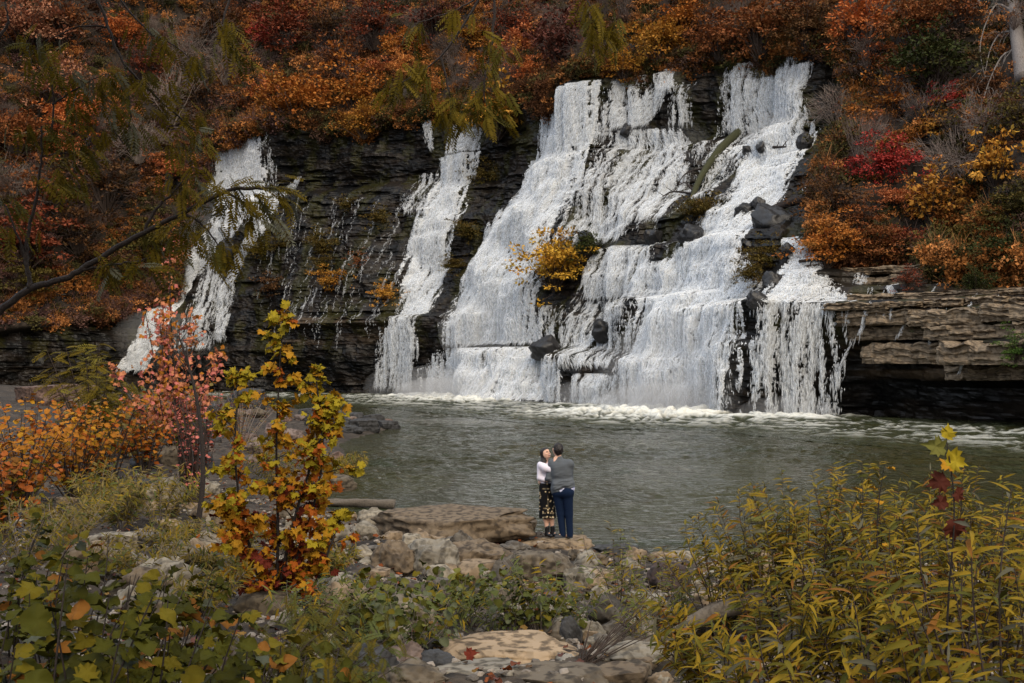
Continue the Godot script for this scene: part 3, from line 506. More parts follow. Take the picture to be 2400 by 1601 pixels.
func make_materials() -> void:
	var grey := noise_tex(3, 0.012, 6, 1024, [[0.0, 0.25, 0.25, 0.26], [0.38, 0.62, 0.6, 0.58], [0.55, 0.9, 0.88, 0.85], [0.75, 1.25, 1.2, 1.12], [1.0, 1.5, 1.45, 1.4]])
	var speck := noise_tex(5, 0.007, 8, 1024, [[0.0, 0.12, 0.11, 0.10], [0.36, 0.42, 0.40, 0.37], [0.5, 0.9, 0.87, 0.83], [0.64, 1.22, 1.18, 1.12], [1.0, 1.6, 1.52, 1.42]])
	var nrm := noise_tex(7, 0.02, 6, 1024, [], 0, 9.0)
	var nrm_fine := noise_tex(9, 0.02, 7, 1024, [], 0, 6.0)
	M.cliff = rocky(0.52, 0.50, 0.48, 0.16, 0.45, grey, nrm, 1.0)
	M.cliff.metallic_specular = 0.33
	M.ledge = rocky(1, 1, 1, 0.3, 0.7, grey, nrm, 1.0)
	M.soil = rocky(0.07, 0.053, 0.038, 0.35, 0.95, speck, nrm, 1.0)
	M.hill = rocky(0.035, 0.026, 0.019, 0.2, 0.95, speck, nrm, 1.0)
	for t in [["brown", .15, .11, .07], ["pale", .26, .222, .165], ["tan", .24, .175, .11], ["tanwarm", .33, .24, .15], ["grey", .115, .10, .082], ["palegrey", .215, .19, .15], ["greybrown", .125, .10, .07], ["white", .29, .27, .235], ["darkgrey", .05, .05, .052], ["pink", .17, .125, .105], ["rustrock", .15, .095, .075], ["darkrust", .06, .042, .04]]:
		M["rock_" + t[0]] = rocky(t[1], t[2], t[3], 0.8, 0.85, speck, nrm_fine, 0.32)
	M.wetrock = rocky(0.03, 0.03, 0.032, 0.6, 0.35, grey, nrm, 1.0)
	var bark := noise_tex(11, 0.03, 5, 512, [[0.0, 0.3, 0.3, 0.3], [0.5, 0.9, 0.9, 0.9], [1.0, 1.6, 1.6, 1.6]])
	M.bark = rocky(0.09, 0.07, 0.055, 0.8, 0.9, bark, nrm_fine)
	M.darkbark = rocky(0.028, 0.02, 0.017, 2.0, 0.8, bark, nrm_fine)
	M.palebark = rocky(0.22, 0.19, 0.17, 0.5, 0.9, bark, nrm_fine)
	M.twig = plain(0.17, 0.135, 0.115, 0.9)
	M.darktwig = plain(0.05, 0.035, 0.028, 0.9)
	M.mosslog = rocky(0.05, 0.052, 0.022, 0.8, 0.9, bark, nrm_fine)
	M.driftwood = rocky(0.13, 0.108, 0.085, 1.2, 0.9, bark, nrm_fine)
	for t in [["salmon", .42, .19, .11], ["rust", .25, .09, .032], ["flame", .55, .17, .05], ["coral", .55, .19, .075], ["redrust", .22, .06, .03], ["brown", .12, .06, .025], ["mauve", .17, .10, .09], ["maroon", .14, .05, .035], ["olive", .11, .085, .022], ["crimson", .38, .05, .04], ["orange", .44, .165, .035], ["rustgold", .38, .175, .03], ["gold", .56, .27, .045], ["yellow", .60, .34, .045], ["green", .045, .052, .016], ["leafgreen", .07, .12, .022], ["moss", .12, .085, .022], ["grey", .15, .11, .09]]:
		M["leaf_" + t[0]] = leafy(t[1], t[2], t[3], 0.5, 0.65)
	# leaves of the plants near the camera
	for t in [["willow_gold", 0.2357, 0.1556, 0.0141], ["willow_olive", 0.1398, 0.1128, 0.0144], ["willow_green", 0.08, 0.08, 0.016], ["willow_brown", .20, .085, .017], ["willow_pale", 0.105, 0.0975, 0.0638], ["broad_dark", 0.0328, 0.0328, 0.0046], ["broad_green", 0.0558, 0.0558, 0.0072], ["broad_yellow", 0.1246, 0.0984, 0.0092], ["broad_pale", 0.07, 0.077, 0.0525], ["broad_orange", .32, .09, .02], ["syc_lime", .33, .25, .018], ["syc_gold", .40, .20, .016], ["syc_orange", .33, .085, .012], ["syc_red", .15, .028, .016], ["red_rose", .55, .17, .14], ["red_coral", .58, .23, .12], ["red_gold", .38, .15, .02], ["weed_green", .085, .098, .028], ["weed_lime", .15, .145, .035], ["weed_grey", .10, .11, .06], ["weed_straw", .17, .125, .04], ["frond_olive", .12, .085, .008], ["frond_green", .075, .065, .010], ["frond_pale", .12, .12, .08], ["dead_brown", .09, .025, .016]]:
		M[t[0]] = leafy(t[1], t[2], t[3], 0.55, 0.62)
	M.water_white = plain(0.92, 0.94, 0.96, 0.7, 0.3)
	M.water_white.backlight_enabled = true
	M.water_white.backlight = Color(1, 1, 1)
	M.water_veil = plain(0.88, 0.9, 0.92, 0.8, 0.2)
	M.water_veil.transparency = BaseMaterial3D.TRANSPARENCY_ALPHA
	M.water_veil.albedo_color.a = 0.28
	M.water_veil.backlight_enabled = true
	M.water_veil.backlight = Color(1, 1, 1)
	M.water_thin = M.water_veil.duplicate()
	M.water_thin.albedo_color.a = 0.55
	var w := plain(1, 1, 1, 0.05, 0.22)
	w.normal_enabled = true
	w.normal_texture = noise_tex(21, 0.011, 6, 2048, [], 0, 22.0)
	w.normal_scale = 1.0
	w.uv1_triplanar = true
	w.uv1_world_triplanar = true
	w.uv1_scale = Vector3(0.09, 0.09, 0.14)
	M.water = w
	M.skin = plain(0.60, 0.36, 0.26, 0.5)
	M.sweater = plain(0.085, 0.094, 0.105, 0.95, 0.2)
	M.jeans = plain(0.006, 0.013, 0.034, 0.85, 0.2)
	M.hair = plain(0.012, 0.008, 0.007, 0.5)
	M.boot = plain(0.012, 0.012, 0.014, 0.3)
	M.shoe = plain(0.03, 0.032, 0.036, 0.7)
	M.sole = plain(0.25, 0.24, 0.22, 0.8)
	M.lace_white = plain(1, 1, 1, 0.8)
	M.lace_white.albedo_texture = noise_tex(31, 0.09, 1, 256, [[0.0, .30, .27, .33], [0.25, .62, .57, .64], [1.0, .74, .70, .76]], 0)
	M.lace_white.uv1_triplanar = true
	M.lace_white.uv1_scale = Vector3.ONE * 3.0
	M.skirt = plain(1, 1, 1, 0.9, 0.2)
	M.skirt.albedo_texture = noise_tex(33, 0.013, 1, 512, [[0.0, .75, .68, .5], [0.10, .7, .6, .42], [0.135, .5, .26, .06], [0.16, .008, .008, .009], [1.0, .006, .006, .007]], 1)
	M.skirt.uv1_triplanar = true
	M.skirt.uv1_scale = Vector3.ONE * 1.6
	M.plaid = plain(1, 1, 1, 0.9)
	M.plaid.albedo_texture = plaid()
	M.plaid.uv1_triplanar = true
	M.plaid.uv1_scale = Vector3.ONE * 9.0
	M.eye = plain(0.02, 0.015, 0.012, 0.3)
	M.lip = plain(0.42, 0.10, 0.09, 0.4)
	M.teeth = plain(0.8, 0.78, 0.74, 0.3)

func plaid() -> ImageTexture:
	var im := Image.create(64, 64, false, Image.FORMAT_RGB8)
	im.fill(Color(0.86, 0.86, 0.92))
	for k in [[8, 10], [30, 5], [46, 3]]:
		for y in 64:
			for x in range(k[0], k[0] + k[1]):
				im.set_pixel(x, y, im.get_pixel(x, y) * Color(0.5, 0.52, 0.68))
				im.set_pixel(y, x, im.get_pixel(y, x) * Color(0.5, 0.52, 0.68))
	return ImageTexture.create_from_image(im)

# ------------------------------------------------------------------ the wall of the gorge
var col_b := []          # per column: base x, z, sin, cos
var b_all := PackedFloat32Array()
var env := PackedFloat32Array()
const DS := 0.3
const DH := 0.125
const H0 := -1.0
const ROWS := 304
var COLS := 0
var BOUND := [[0, 3], [38, 9], [45, 13], [48.5, 34.5], [57, 35.0], [72, 33.9], [86, 33.1], [103, 32.4], [123, 32.6], [131, 32.2], [136, 22], [141, 11.6], [146, 10.3], [158, 8.3], [175, 8.3]]

func piecewise(t: Array, x: float) -> float:
	for k in t.size() - 1:
		if x <= t[k + 1][0]:
			return lerpf(t[k][1], t[k + 1][1], clampf((x - t[k][0]) / (t[k + 1][0] - t[k][0]), 0, 1))
	return t[-1][1]

func cat(a: float, b: float, c: float, d: float, t: float) -> float:
	return 0.5 * (2 * b + (c - a) * t + (2 * a - 5 * b + 4 * c - d) * t * t + (3 * b - a - 3 * c + d) * t * t * t)

func column(s: float) -> Array:
	var n := WALL.size()
	var k := 0
	while k < n - 2 and s >= WALL[k + 1][2]:
		k += 1
	var t: float = (s - WALL[k][2]) / (WALL[k + 1][2] - WALL[k][2])
	var p: Array = WALL[max(k - 1, 0)]
	var q: Array = WALL[min(k + 2, n - 1)]
	var a: float = deg_to_rad(lerpf(WALL[k][3], WALL[k + 1][3], t))
	return [cat(p[0], WALL[k][0], WALL[k + 1][0], q[0], t), cat(p[1], WALL[k][1], WALL[k + 1][1], q[1], t), sin(a), cos(a), k, t * t * (3 - 2 * t)]

func setback(c: Array, h: float) -> float:
	return lerpf(piecewise(WALL[c[4]][4], h), piecewise(WALL[c[4] + 1][4], h), c[5])

func on_wall(c: Array, h: float, b: float) -> Vector3:
	return Vector3(c[0] + c[2] * b, h, c[1] - c[3] * b)

func strata(s: float, h: float) -> float:
	var joint := floorf(s / 3.4 + 0.7 * nz.get_noise_2d(h * 0.11, 61.0))
	var hh := h + 0.5 * nz.get_noise_2d(s * 0.06, h * 0.12) + 0.45 * nz.get_noise_2d(joint * 3.7, 23.0)
	var coarse := floorf(hh / 0.7 + 1.6 * nz.get_noise_2d(hh * 0.33, 77.0) + 0.25 * nz.get_noise_2d(s * 0.05, 5.0))
	var fine := floorf(hh / 0.24 + 0.8 * nz.get_noise_2d(hh * 0.9, 17.0))
	var block := floorf(s / (1.5 + 0.8 * nz.get_noise_2d(coarse * 3.1, 2.0)) + coarse * 0.37)
	var d := 0.40 * nz.get_noise_2d(coarse * 7.31, s * 0.13) + 0.30 * nz.get_noise_2d(coarse * 5.7 + 9.0, block * 4.3) + 0.14 * nz.get_noise_2d(fine * 5.17 + 40.0, s * 0.5) + 0.12 * nz.get_noise_2d(s * 1.6, h * 1.9)
	d += 0.35 * nz.get_noise_2d(joint * 5.3, floorf(h / 3.1) * 2.9) + 1.3 * nz.get_noise_2d(s * 0.10 + 90.0, h * 0.13) + 0.45 * nz.get_noise_2d(s * 0.45 + 10.0, h * 0.25)
	if s > 143.0 and h < 10.0: d *= 0.45
	return d

func build_wall() -> void:
	var total: float = WALL[-1][2]
	COLS = int(total / DS)
	var g := Geo.new()
	b_all.resize(COLS * ROWS)
	env.resize(COLS * ROWS)
	for x in COLS:
		var s := x * DS
		var c := column(s)
		col_b.append(c)
		for y in ROWS:
			var h := H0 + y * DH
			b_all[x * ROWS + y] = setback(c, h) + strata(s, h)
		var e := 1e9
		for y in range(ROWS - 1, -1, -1):
			e = minf(e, b_all[x * ROWS + y])
			env[x * ROWS + y] = e
		for y in ROWS:
			var h := H0 + y * DH
			g.v.append(on_wall(c, h, b_all[x * ROWS + y]))
			# rock colours: black wet shale, brown beds, tan sandstone low on the near ledges, moss in patches
			var n1 := nz.get_noise_2d(s * 0.22 + 31.0, h * 0.5)
			var bed := nz.get_noise_2d(floorf(h / 0.62) * 3.7, s * 0.05 + 12.0)
			var col := Color(0.017, 0.017, 0.018).lerp(Color(0.042, 0.032, 0.024), clampf(0.5 + n1 * 1.2 + bed * 0.8, 0, 1))
			var tan := smoothstep(143.0, 150.0, s) * smoothstep(8.6, 7.6, h) * smoothstep(2.2, 3.0, h) * clampf(0.35 + bed * 1.3 + n1, 0, 1)
			tan = maxf(tan, 0.45 * smoothstep(60.0, 66.0, s) * smoothstep(90.0, 84.0, s) * smoothstep(9.4, 8.6, h) * smoothstep(4.5, 6.5, h) * clampf(0.3 + bed * 1.5, 0, 1))
			col = col.lerp(Color(0.25, 0.18, 0.115), tan)
			var moss := smoothstep(0.08, 0.36, nz.get_noise_2d(s * 0.3 + 200.0, h * 0.16) + 0.35 * nz.get_noise_2d(s * 1.5, h * 1.2)) * smoothstep(3.0, 6.0, h)
			col = col.lerp(Color(0.062, 0.060, 0.014), moss * 0.8)
			g.c.append(col)
	for x in COLS - 1:
		for y in ROWS - 1:
			var a := x * ROWS + y
			g.i.append(a); g.i.append(a + 1); g.i.append(a + ROWS)
			g.i.append(a + ROWS); g.i.append(a + 1); g.i.append(a + ROWS + 1)
	struct("cliff", g.mesh(false), M.cliff, "dark layered rock cliff behind the waterfalls")
	# wooded hillside above it
	g = Geo.new()
	var rows := 60
	var cols := int(total / 1.0)
	for x in cols:
		var s := x * 1.0
		var c := column(s)
		var hb := piecewise(BOUND, s) - 0.4
		for y in rows:
			var t := float(y) / (rows - 1)
			var h := lerpf(hb, 100.0, pow(t, 1.3))
			var out := 0.0 if y == 0 else 0.55 + 0.9 * nz.get_noise_2d(s * 0.35, h * 0.35)
			g.v.append(on_wall(c, h, setback(c, h) - out + (1.2 if y == 0 else 0.0)))
			g.c.append(Color(1, 1, 1))
	for x in cols - 1:
		for y in rows - 1:
			var a := x * rows + y
			g.i.append(a); g.i.append(a + 1); g.i.append(a + rows)
			g.i.append(a + rows); g.i.append(a + 1); g.i.append(a + rows + 1)
	struct("hillside", g.mesh(true), M.hill, "steep leaf-covered hillside above the cliff")

func env_at(s: float, h: float) -> float:
	var x := clampf(s / DS, 0, COLS - 1.001)
	var y := clampf((h - H0) / DH, 0, ROWS - 1.001)
	var xi := int(x)
	var yi := int(y)
	var a := lerpf(env[xi * ROWS + yi], env[xi * ROWS + yi + 1], y - yi)
	var b := lerpf(env[(xi + 1) * ROWS + yi], env[(xi + 1) * ROWS + yi + 1], y - yi)
	return lerpf(a, b, x - xi)

func fall_point(s: float, h: float, off: float) -> Vector3:
	var c: Array = col_b[clampi(int(s / DS + 0.5), 0, COLS - 1)]
	var f := s - int(s / DS + 0.5) * DS
	var p := on_wall(c, h, env_at(s, h) - off)
	return p + Vector3(c[3], 0, c[2]) * f

# ------------------------------------------------------------------ falling water
func build_falls() -> void:
	var names := {
		"left": "distant white waterfall dropping into a slanting chute behind the near branches",
		"slender": "slender stepped waterfall between the black mossy wall and the wide white one",
		"centre": "wide white waterfall left of the golden bush, ending in a foaming mound",
		"lattice": "broad lacy cascade over many thin black ledges below the leaning log",
		"right": "tallest white waterfall with a chute and thick lower drop behind the couple's right",
		"curtain": "rounded curtain waterfall beside the dark overhanging ledges",
		"rill": "thin rills trickling down the ledges at the side",
	}
	for f in names:
		var g := Geo.new()
		var veil := Geo.new()
		var body := Geo.new()
		var thin := Geo.new()
		for st in STREAMS:
			if st[0] != f: continue
			var d: float = st[1]
			for k in st[2].size() - 1:
				strands(g, st[2][k], st[2][k + 1], d)
				strands(veil, st[2][k], st[2][k + 1], d, true)
				sheet(body if d >= 0.8 else thin, st[2][k], st[2][k + 1], d)
		var t := thing("waterfall", names[f], "waterfall")
		part("falling_water", g.mesh(false), M.water_white, t, Transform3D(), "stuff")
		if body.i.size(): part("water_sheet", body.mesh(true), M.water_white, t, Transform3D(), "stuff")
		if thin.i.size(): part("water_veil", thin.mesh(true), M.water_thin, t, Transform3D(), "stuff")
		part("spray", veil.mesh(false), M.water_veil, t, Transform3D(), "stuff")
	# rivulets on the black wall
	var g2 := Geo.new()
	for k in 150:
		var s := rng.randf_range(58.5, 81.5)
		var h := rng.randf_range(9.5, 25.0)
		var len := rng.randf_range(1.0, 6.0)
		var w := rng.randf_range(0.03, 0.13)
		strands(g2, [s, h, w * 0.4], [s + rng.randf_range(-0.4, 0.2), h - len, w], 0.5)
	for k in 26:
		var s := rng.randf_range(116.0, 127.0)
		var h := rng.randf_range(14.0, 25.0)
		strands(g2, [s, h, 0.08], [s + rng.randf_range(-0.3, 0.3), h - rng.randf_range(1.5, 5.0), 0.2], 0.7)
	for k in 16:
		var s := rng.randf_range(141.0, 157.0)
		var h := rng.randf_range(7.0, 9.8)
		strands(g2, [s, h, 0.03], [s, h - rng.randf_range(0.5, 1.6), 0.08], 0.5)
	var t2 := thing("waterfall", "faint scattered rivulets on the black mossy wall", "waterfall")
	part("falling_water", g2.mesh(false), M.water_thin, t2, Transform3D(), "stuff")

func thread(s: float, h: float) -> float:
	return 0.8 * nz.get_noise_2d(s * 1.7, h * 0.14 + 7.0) + 0.5 * nz.get_noise_2d(s * 5.5 + 3.0, h * 0.35) + 0.55 * nz.get_noise_2d(s * 11.0, h * 1.3 + 30.0) + 0.4 * nz.get_noise_2d(s * 4.5, h * 3.6 + 11.0)

# the body of the water: a broken, rippled sheet that follows the rock and hangs free below each lip
func sheet(g: Geo, a: Array, b: Array, dens: float) -> void:
	var run := Vector3(b[0] - a[0], b[1] - a[1], env_at(a[0], a[1]) - env_at(b[0], b[1])).length()
	var cell := 0.12 if a[0] > 60.0 else 0.2
	var nt := maxi(2, int(run / cell))
	var nu := maxi(3, int(2.3 * maxf(a[2], b[2]) / cell))
	var first := g.v.size()
	var cover := PackedFloat32Array()
	for y in nt + 1:
		var t := float(y) / nt
		var hw := lerpf(a[2], b[2], t)
		for x in nu + 1:
			var u := (2.0 * x / nu - 1.0) * 1.12
			var h: float = lerpf(a[1], b[1], t)
			var s: float = lerpf(a[0], b[0], t) + u * hw + 0.12 * nz.get_noise_2d(h * 0.9, u * 3.0)
			var th := thread(s, h)
			g.v.append(fall_point(s, maxf(h, -0.02), 0.08 + 0.13 * th + 0.07 * nz.get_noise_2d(s * 7.0, h * 5.0)))
			g.c.append(Color(1, 1, 1) * (0.97 + 0.05 * th))
			cover.append(lerpf(-0.28, 1.05, dens) + (1.15 - 0.35 * dens) * th - maxf(0.0, absf(u) - 0.6) * 1.6)
	for y in nt:
		for x in nu:
			var q := y * (nu + 1) + x
			if cover[q] + cover[q + 1] + cover[q + nu + 1] + cover[q + nu + 2] < (1.6 if dens >= 0.8 else 1.1): continue
			var i0 := first + q
			g.i.append_array([i0, i0 + 1, i0 + nu + 1, i0 + 1, i0 + nu + 2, i0 + nu + 1])

func strands(g: Geo, a: Array, b: Array, dens: float, soft := false) -> void:
	var dh: float = absf(a[1] - b[1])
	var run := Vector2(b[0] - a[0], b[1] - a[1]).length()
	var b0 := env_at(a[0], a[1])
	var b1 := env_at(b[0], b[1])
	run = sqrt(run * run + (b0 - b1) * (b0 - b1))
	var w: float = (a[2] + b[2])
	var n := int(run * w * (64.0 if soft else 165.0) * (0.65 if a[0] < 60.0 else 1.0) * pow(dens, 0.7) * (1.9 if dens < 0.65 else 1.0)) + 3
	var steep: float = dh / maxf(run, 0.01)
	var slope: float = clampf((b[0] - a[0]) / maxf(dh, 0.3), -0.7, 0.7)
	for k in n:
		var t := rng.randf()
		var u := rng.randf_range(-1.12, 1.12)
		var hw := lerpf(a[2], b[2], t)
		var s := lerpf(a[0], b[0], t) + u * hw
		var h := lerpf(a[1], b[1], t)
		if h < 0.0: continue
		# threads and sheets: long streaks, finer threads, and bunching at the rock steps
		var wob := 0.12 * nz.get_noise_2d(h * 0.9, s * 1.5)
		var ss := s + wob
		var th := thread(ss, h)
		var bed := fposmod(h + 0.35 * nz.get_noise_2d(s * 0.06, h * 0.12), 0.62) / 0.62
		var chance: float = lerpf(0.08, 1.0, dens) + (1.2 - dens * 0.5) * th + (bed - 0.5) * 0.3 - maxf(0.0, absf(u) - 0.5) * 1.5
		if rng.randf() > chance: continue
		s = ss
		var len := rng.randf_range(0.06, 0.30) * (0.5 + 0.7 * steep)
		var off := rng.randf_range(0.02, 0.30)
		var r := rng.randf_range(0.010, 0.026)
		if dens > 0.8 and rng.randf() < 0.4:
			r = rng.randf_range(0.025, 0.05)
			len *= 0.6
		if soft:
			len = rng.randf_range(0.25, 0.85) * (0.5 + 0.6 * steep)
			r = rng.randf_range(0.03, 0.09)
			off += rng.randf_range(0.0, 0.15)
		var p := fall_point(s, h, off)
		var q := fall_point(s + slope * len * 0.7 + rng.randf_range(-0.05, 0.05), maxf(h - len, -0.05), off + rng.randf_range(-0.05, 0.07))
		if p.distance_to(q) > 1.3 * len + 0.3:
			q = p + (q - p).normalized() * len
		g.spindle(p, q, r, Color(1, 1, 1) * rng.randf_range(0.86, 1.03), rng.randf() * TAU)

# spray hanging in the air where the water lands
func build_mist(e: Environment) -> void:
	e.volumetric_fog_enabled = true
	e.volumetric_fog_density = 0.0
	var root := thing("mist", "white spray drifting at the feet of the waterfalls", "mist", Vector3.ZERO, "", "stuff")
	for m in [[131.5, 0.3, 1.8, 11.0, 3.6, 0.12], [134.5, 0.6, 1.6, 8.0, 4.6, 0.08], [129.0, 0.6, 1.6, 7.0, 3.6, 0.09], [132.5, 2.4, 1.0, 13.0, 9.0, 0.03], [142.5, 0.2, 1.6, 7.0, 2.4, 0.06],
		[96.0, 0.4, 1.6, 13.0, 3.4, 0.11], [101.0, 0.8, 1.4, 9.0, 4.4, 0.07], [91.0, 0.8, 1.4, 9.0, 5.0, 0.06], [98.0, 6.5, -3.0, 12.0, 7.0, 0.035], [82.0, 0.8, 1.0, 6.0, 4.0, 0.04], [119.0, 0.5, 1.2, 6.0, 3.0, 0.07], [101.0, 24.5, -12.0, 6.0, 4.5, 0.06], [125.0, 24.5, -21.0, 7.0, 4.0, 0.06], [111.0, 25.0, -17.5, 9.0, 4.5, 0.04], [50.0, 20.0, -11.0, 10.0, 12.0, 0.03], [44.0, 6.0, -3.0, 12.0, 9.0, 0.05]]:
		var c := column(m[0])
		var v := FogVolume.new()
		v.name = "mist_cloud"
		v.shape = RenderingServer.FOG_VOLUME_SHAPE_ELLIPSOID
		v.size = Vector3(m[3], m[4], m[3] * 0.55)
		v.position = on_wall(c, m[1], -m[2])
		v.rotation.y = -atan2(c[2], c[3])
		var fm := FogMaterial.new()
		fm.density = m[5]
		fm.albedo = Color(1, 1, 1)
		v.material = fm
		root.add_child(v, true)
		v.set_meta("kind", "stuff")

# ------------------------------------------------------------------ near bank and river
func shore_d(x: float, z: float) -> float:
	var best := 1e9
	var sg := 1.0
	var p := Vector2(x, z)
	for k in SHORE.size() - 1:
		var a: Vector2 = SHORE[k]
		var ab: Vector2 = SHORE[k + 1] - a
		var t := clampf((p - a).dot(ab) / ab.length_squared(), 0, 1)
		var d := p.distance_to(a + ab * t)
		if d < best:
			best = d
			sg = -1.0 if ab.x * (z - a.y) - ab.y * (x - a.x) > 0 else 1.0
	return best * sg

func ground_y(x: float, z: float) -> float:
	var d := shore_d(x, z)
	if d < 0: return maxf(-1.5, d * 0.25)
	return 0.10 + 0.085 * d if d < 22 else 0.10 + 0.085 * 22 + 0.05 * (d - 22)

func build_ground() -> void:
	var g := Geo.new()
	var angles := []
	var a := -180.0
	while a < 180.0:
		angles.append(a)
		a += 0.3 if absf(a) < 31 else 4.0
	var n := angles.size()
	var rows := 0
	var d := 0.6
	while d < 175.0:
		for q in n:
			var t := deg_to_rad(angles[q])
			var x := sin(t) * d
			var z := -cos(t) * d
			var y := ground_y(x, z)
			if y > 0.0 and d < 60:
				y += 0.10 * nz.get_noise_2d(x * 0.9, z * 0.9) + 0.05 * nz.get_noise_2d(x * 3.1, z * 3.1)
			if z > 6.0: y += (z - 6.0) * 0.25
			g.v.append(Vector3(x, y, z))
			g.c.append(Color(1, 1, 1) * (0.8 + 0.5 * nz.get_noise_2d(x * 0.5 + 9.0, z * 0.5)))
		rows += 1
		d *= 1.028
	for r in rows - 1:
		for q in n:
			var i0 := r * n + q
			var i1 := r * n + (q + 1) % n
			g.i.append(i0); g.i.append(i0 + n); g.i.append(i1)
			g.i.append(i1); g.i.append(i0 + n); g.i.append(i1 + n)
	struct("ground", g.mesh(true), M.soil, "stony river bank under the plants and boulders")

func wave(x: float, z: float) -> float:
	var calm := clampf(0.75 + 0.9 * nz.get_noise_2d(x * 0.07 + 8.0, z * 0.06), 0.2, 1.5)
	return calm * (0.045 * nz.get_noise_2d(x * 0.35, z * 0.5) + 0.045 * nz.get_noise_2d(x * 1.1 + 50.0, z * 1.5) + 0.018 * nz.get_noise_2d(x * 3.3, z * 4.0 + 20.0))

func build_river() -> void:
	var g := Geo.new()
	var nq := 330
	var rows := 0
	var d := 13.0
	while d < 150.0:
		for q in nq:
			var t := deg_to_rad(lerpf(-34.0, 34.0, float(q) / (nq - 1)))
			var x := sin(t) * d
			var z := -cos(t) * d
			g.v.append(Vector3(x, wave(x, z), z))
			var m := 0.5 + 0.7 * nz.get_noise_2d(x * 0.12, z * 0.12)
			g.c.append(Color(0.024, 0.026, 0.011).lerp(Color(0.034, 0.033, 0.015), clampf(m, 0, 1)))
		rows += 1
		d *= 1.0065
	for r in rows - 1:
		for q in nq - 1:
			var i0 := r * nq + q
			g.i.append(i0); g.i.append(i0 + nq); g.i.append(i0 + 1)
			g.i.append(i0 + 1); g.i.append(i0 + nq); g.i.append(i0 + nq + 1)
	var o := struct("river", g.mesh(true), M.water, "rippled grey-green river between the couple and the falls")
	# churned, foaming water along the foot of the falls
	g = Geo.new()
	var foam_at := [[87.0, 108.0, 5.0, 0.9], [116.0, 123.0, 3.5, 0.35], [126.5, 138.0, 9.0, 1.1], [139.5, 145.5, 4.5, 0.6]]
	var s0 := 58.0
	var ns := 560
	var no := 96
	for x in ns:
		var s := s0 + x * 0.2
		var c := column(s)
		for y in no:
			var out := -1.5 + y * 0.2
			var p := on_wall(c, 0.0, -out)
			var f := 0.0
			for e in foam_at:
				var along := smoothstep(e[0] - 2.0, e[0] + 1.0, s) * smoothstep(e[1] + 2.0, e[1] - 1.0, s)
				f = maxf(f, e[3] * along * exp(-pow((out - 1.6) / e[2], 2.0)))
			var warp := nz.get_noise_2d(p.x * 0.16, p.z * 0.16) * 2.5
			var n1 := nz.get_noise_2d(p.x * 0.38 + warp, p.z * 0.55 + warp * 0.7)
			var n2 := nz.get_noise_2d(p.x * 1.5 + warp * 2.0, p.z * 2.2)
			var streaks := smoothstep(0.30, 0.55, n1 + 0.35 * n2) * smoothstep(18.0, 9.0, out) * smoothstep(0.5, 3.0, out) * 0.75
			var amount := clampf(smoothstep(0.5, 1.15, f * 0.8 + 0.8 * n1 + 0.4 * n2) * minf(1.0, f * 1.6 + 0.1) + streaks * 0.65, 0, 1)
			var edge := smoothstep(17.4, 14.0, out)
			var hump := edge * (f * (0.10 + 0.42 * n1 + 0.12 * n2) + 0.10 * n1 + 0.05 * n2)
			p.y = 0.012 + wave(p.x, p.z) + hump
			g.v.append(p)
			g.c.append(Color(0.031, 0.033, 0.016).lerp(Color(0.6, 0.6, 0.55), amount * edge))
	for x in ns - 1:
		for y in no - 1:
			var i0 := x * no + y
			g.i.append(i0); g.i.append(i0 + no); g.i.append(i0 + 1)
			g.i.append(i0 + 1); g.i.append(i0 + no); g.i.append(i0 + no + 1)
	struct("churning_water", g.mesh(true), M.water, "foaming water churned up below the falls")

# ------------------------------------------------------------------ rocks
var sphere3: Geo
var sphere4: Geo

func icosphere(levels: int) -> Geo:
	var g := Geo.new()
	var t := (1.0 + sqrt(5.0)) / 2.0
	for p in [[-1, t, 0], [1, t, 0], [-1, -t, 0], [1, -t, 0], [0, -1, t], [0, 1, t], [0, -1, -t], [0, 1, -t], [t, 0, -1], [t, 0, 1], [-t, 0, -1], [-t, 0, 1]]:
		g.v.append(Vector3(p[0], p[1], p[2]).normalized())
	var f := [0, 11, 5, 0, 5, 1, 0, 1, 7, 0, 7, 10, 0, 10, 11, 1, 5, 9, 5, 11, 4, 11, 10, 2, 10, 7, 6, 7, 1, 8, 3, 9, 4, 3, 4, 2, 3, 2, 6, 3, 6, 8, 3, 8, 9, 4, 9, 5, 2, 4, 11, 6, 2, 10, 8, 6, 7, 9, 8, 1]
	for l in levels:
		var mid := {}
		var out := []
		for k in range(0, f.size(), 3):
			var m := []
			for e in 3:
				var a: int = f[k + e]
				var b: int = f[k + (e + 1) % 3]
				var key := mini(a, b) * 100000 + maxi(a, b)
				if not mid.has(key):
					mid[key] = g.v.size()
					g.v.append(((g.v[a] + g.v[b]) * 0.5).normalized())
				m.append(mid[key])
			out.append_array([f[k], m[0], m[2], f[k + 1], m[1], m[0], f[k + 2], m[2], m[1], m[0], m[1], m[2]])
		f = out
	for k in range(0, f.size(), 3):
		g.i.append(f[k]); g.i.append(f[k + 2]); g.i.append(f[k + 1])
	g.c.resize(g.v.size())
	g.c.fill(Color.WHITE)
	return g

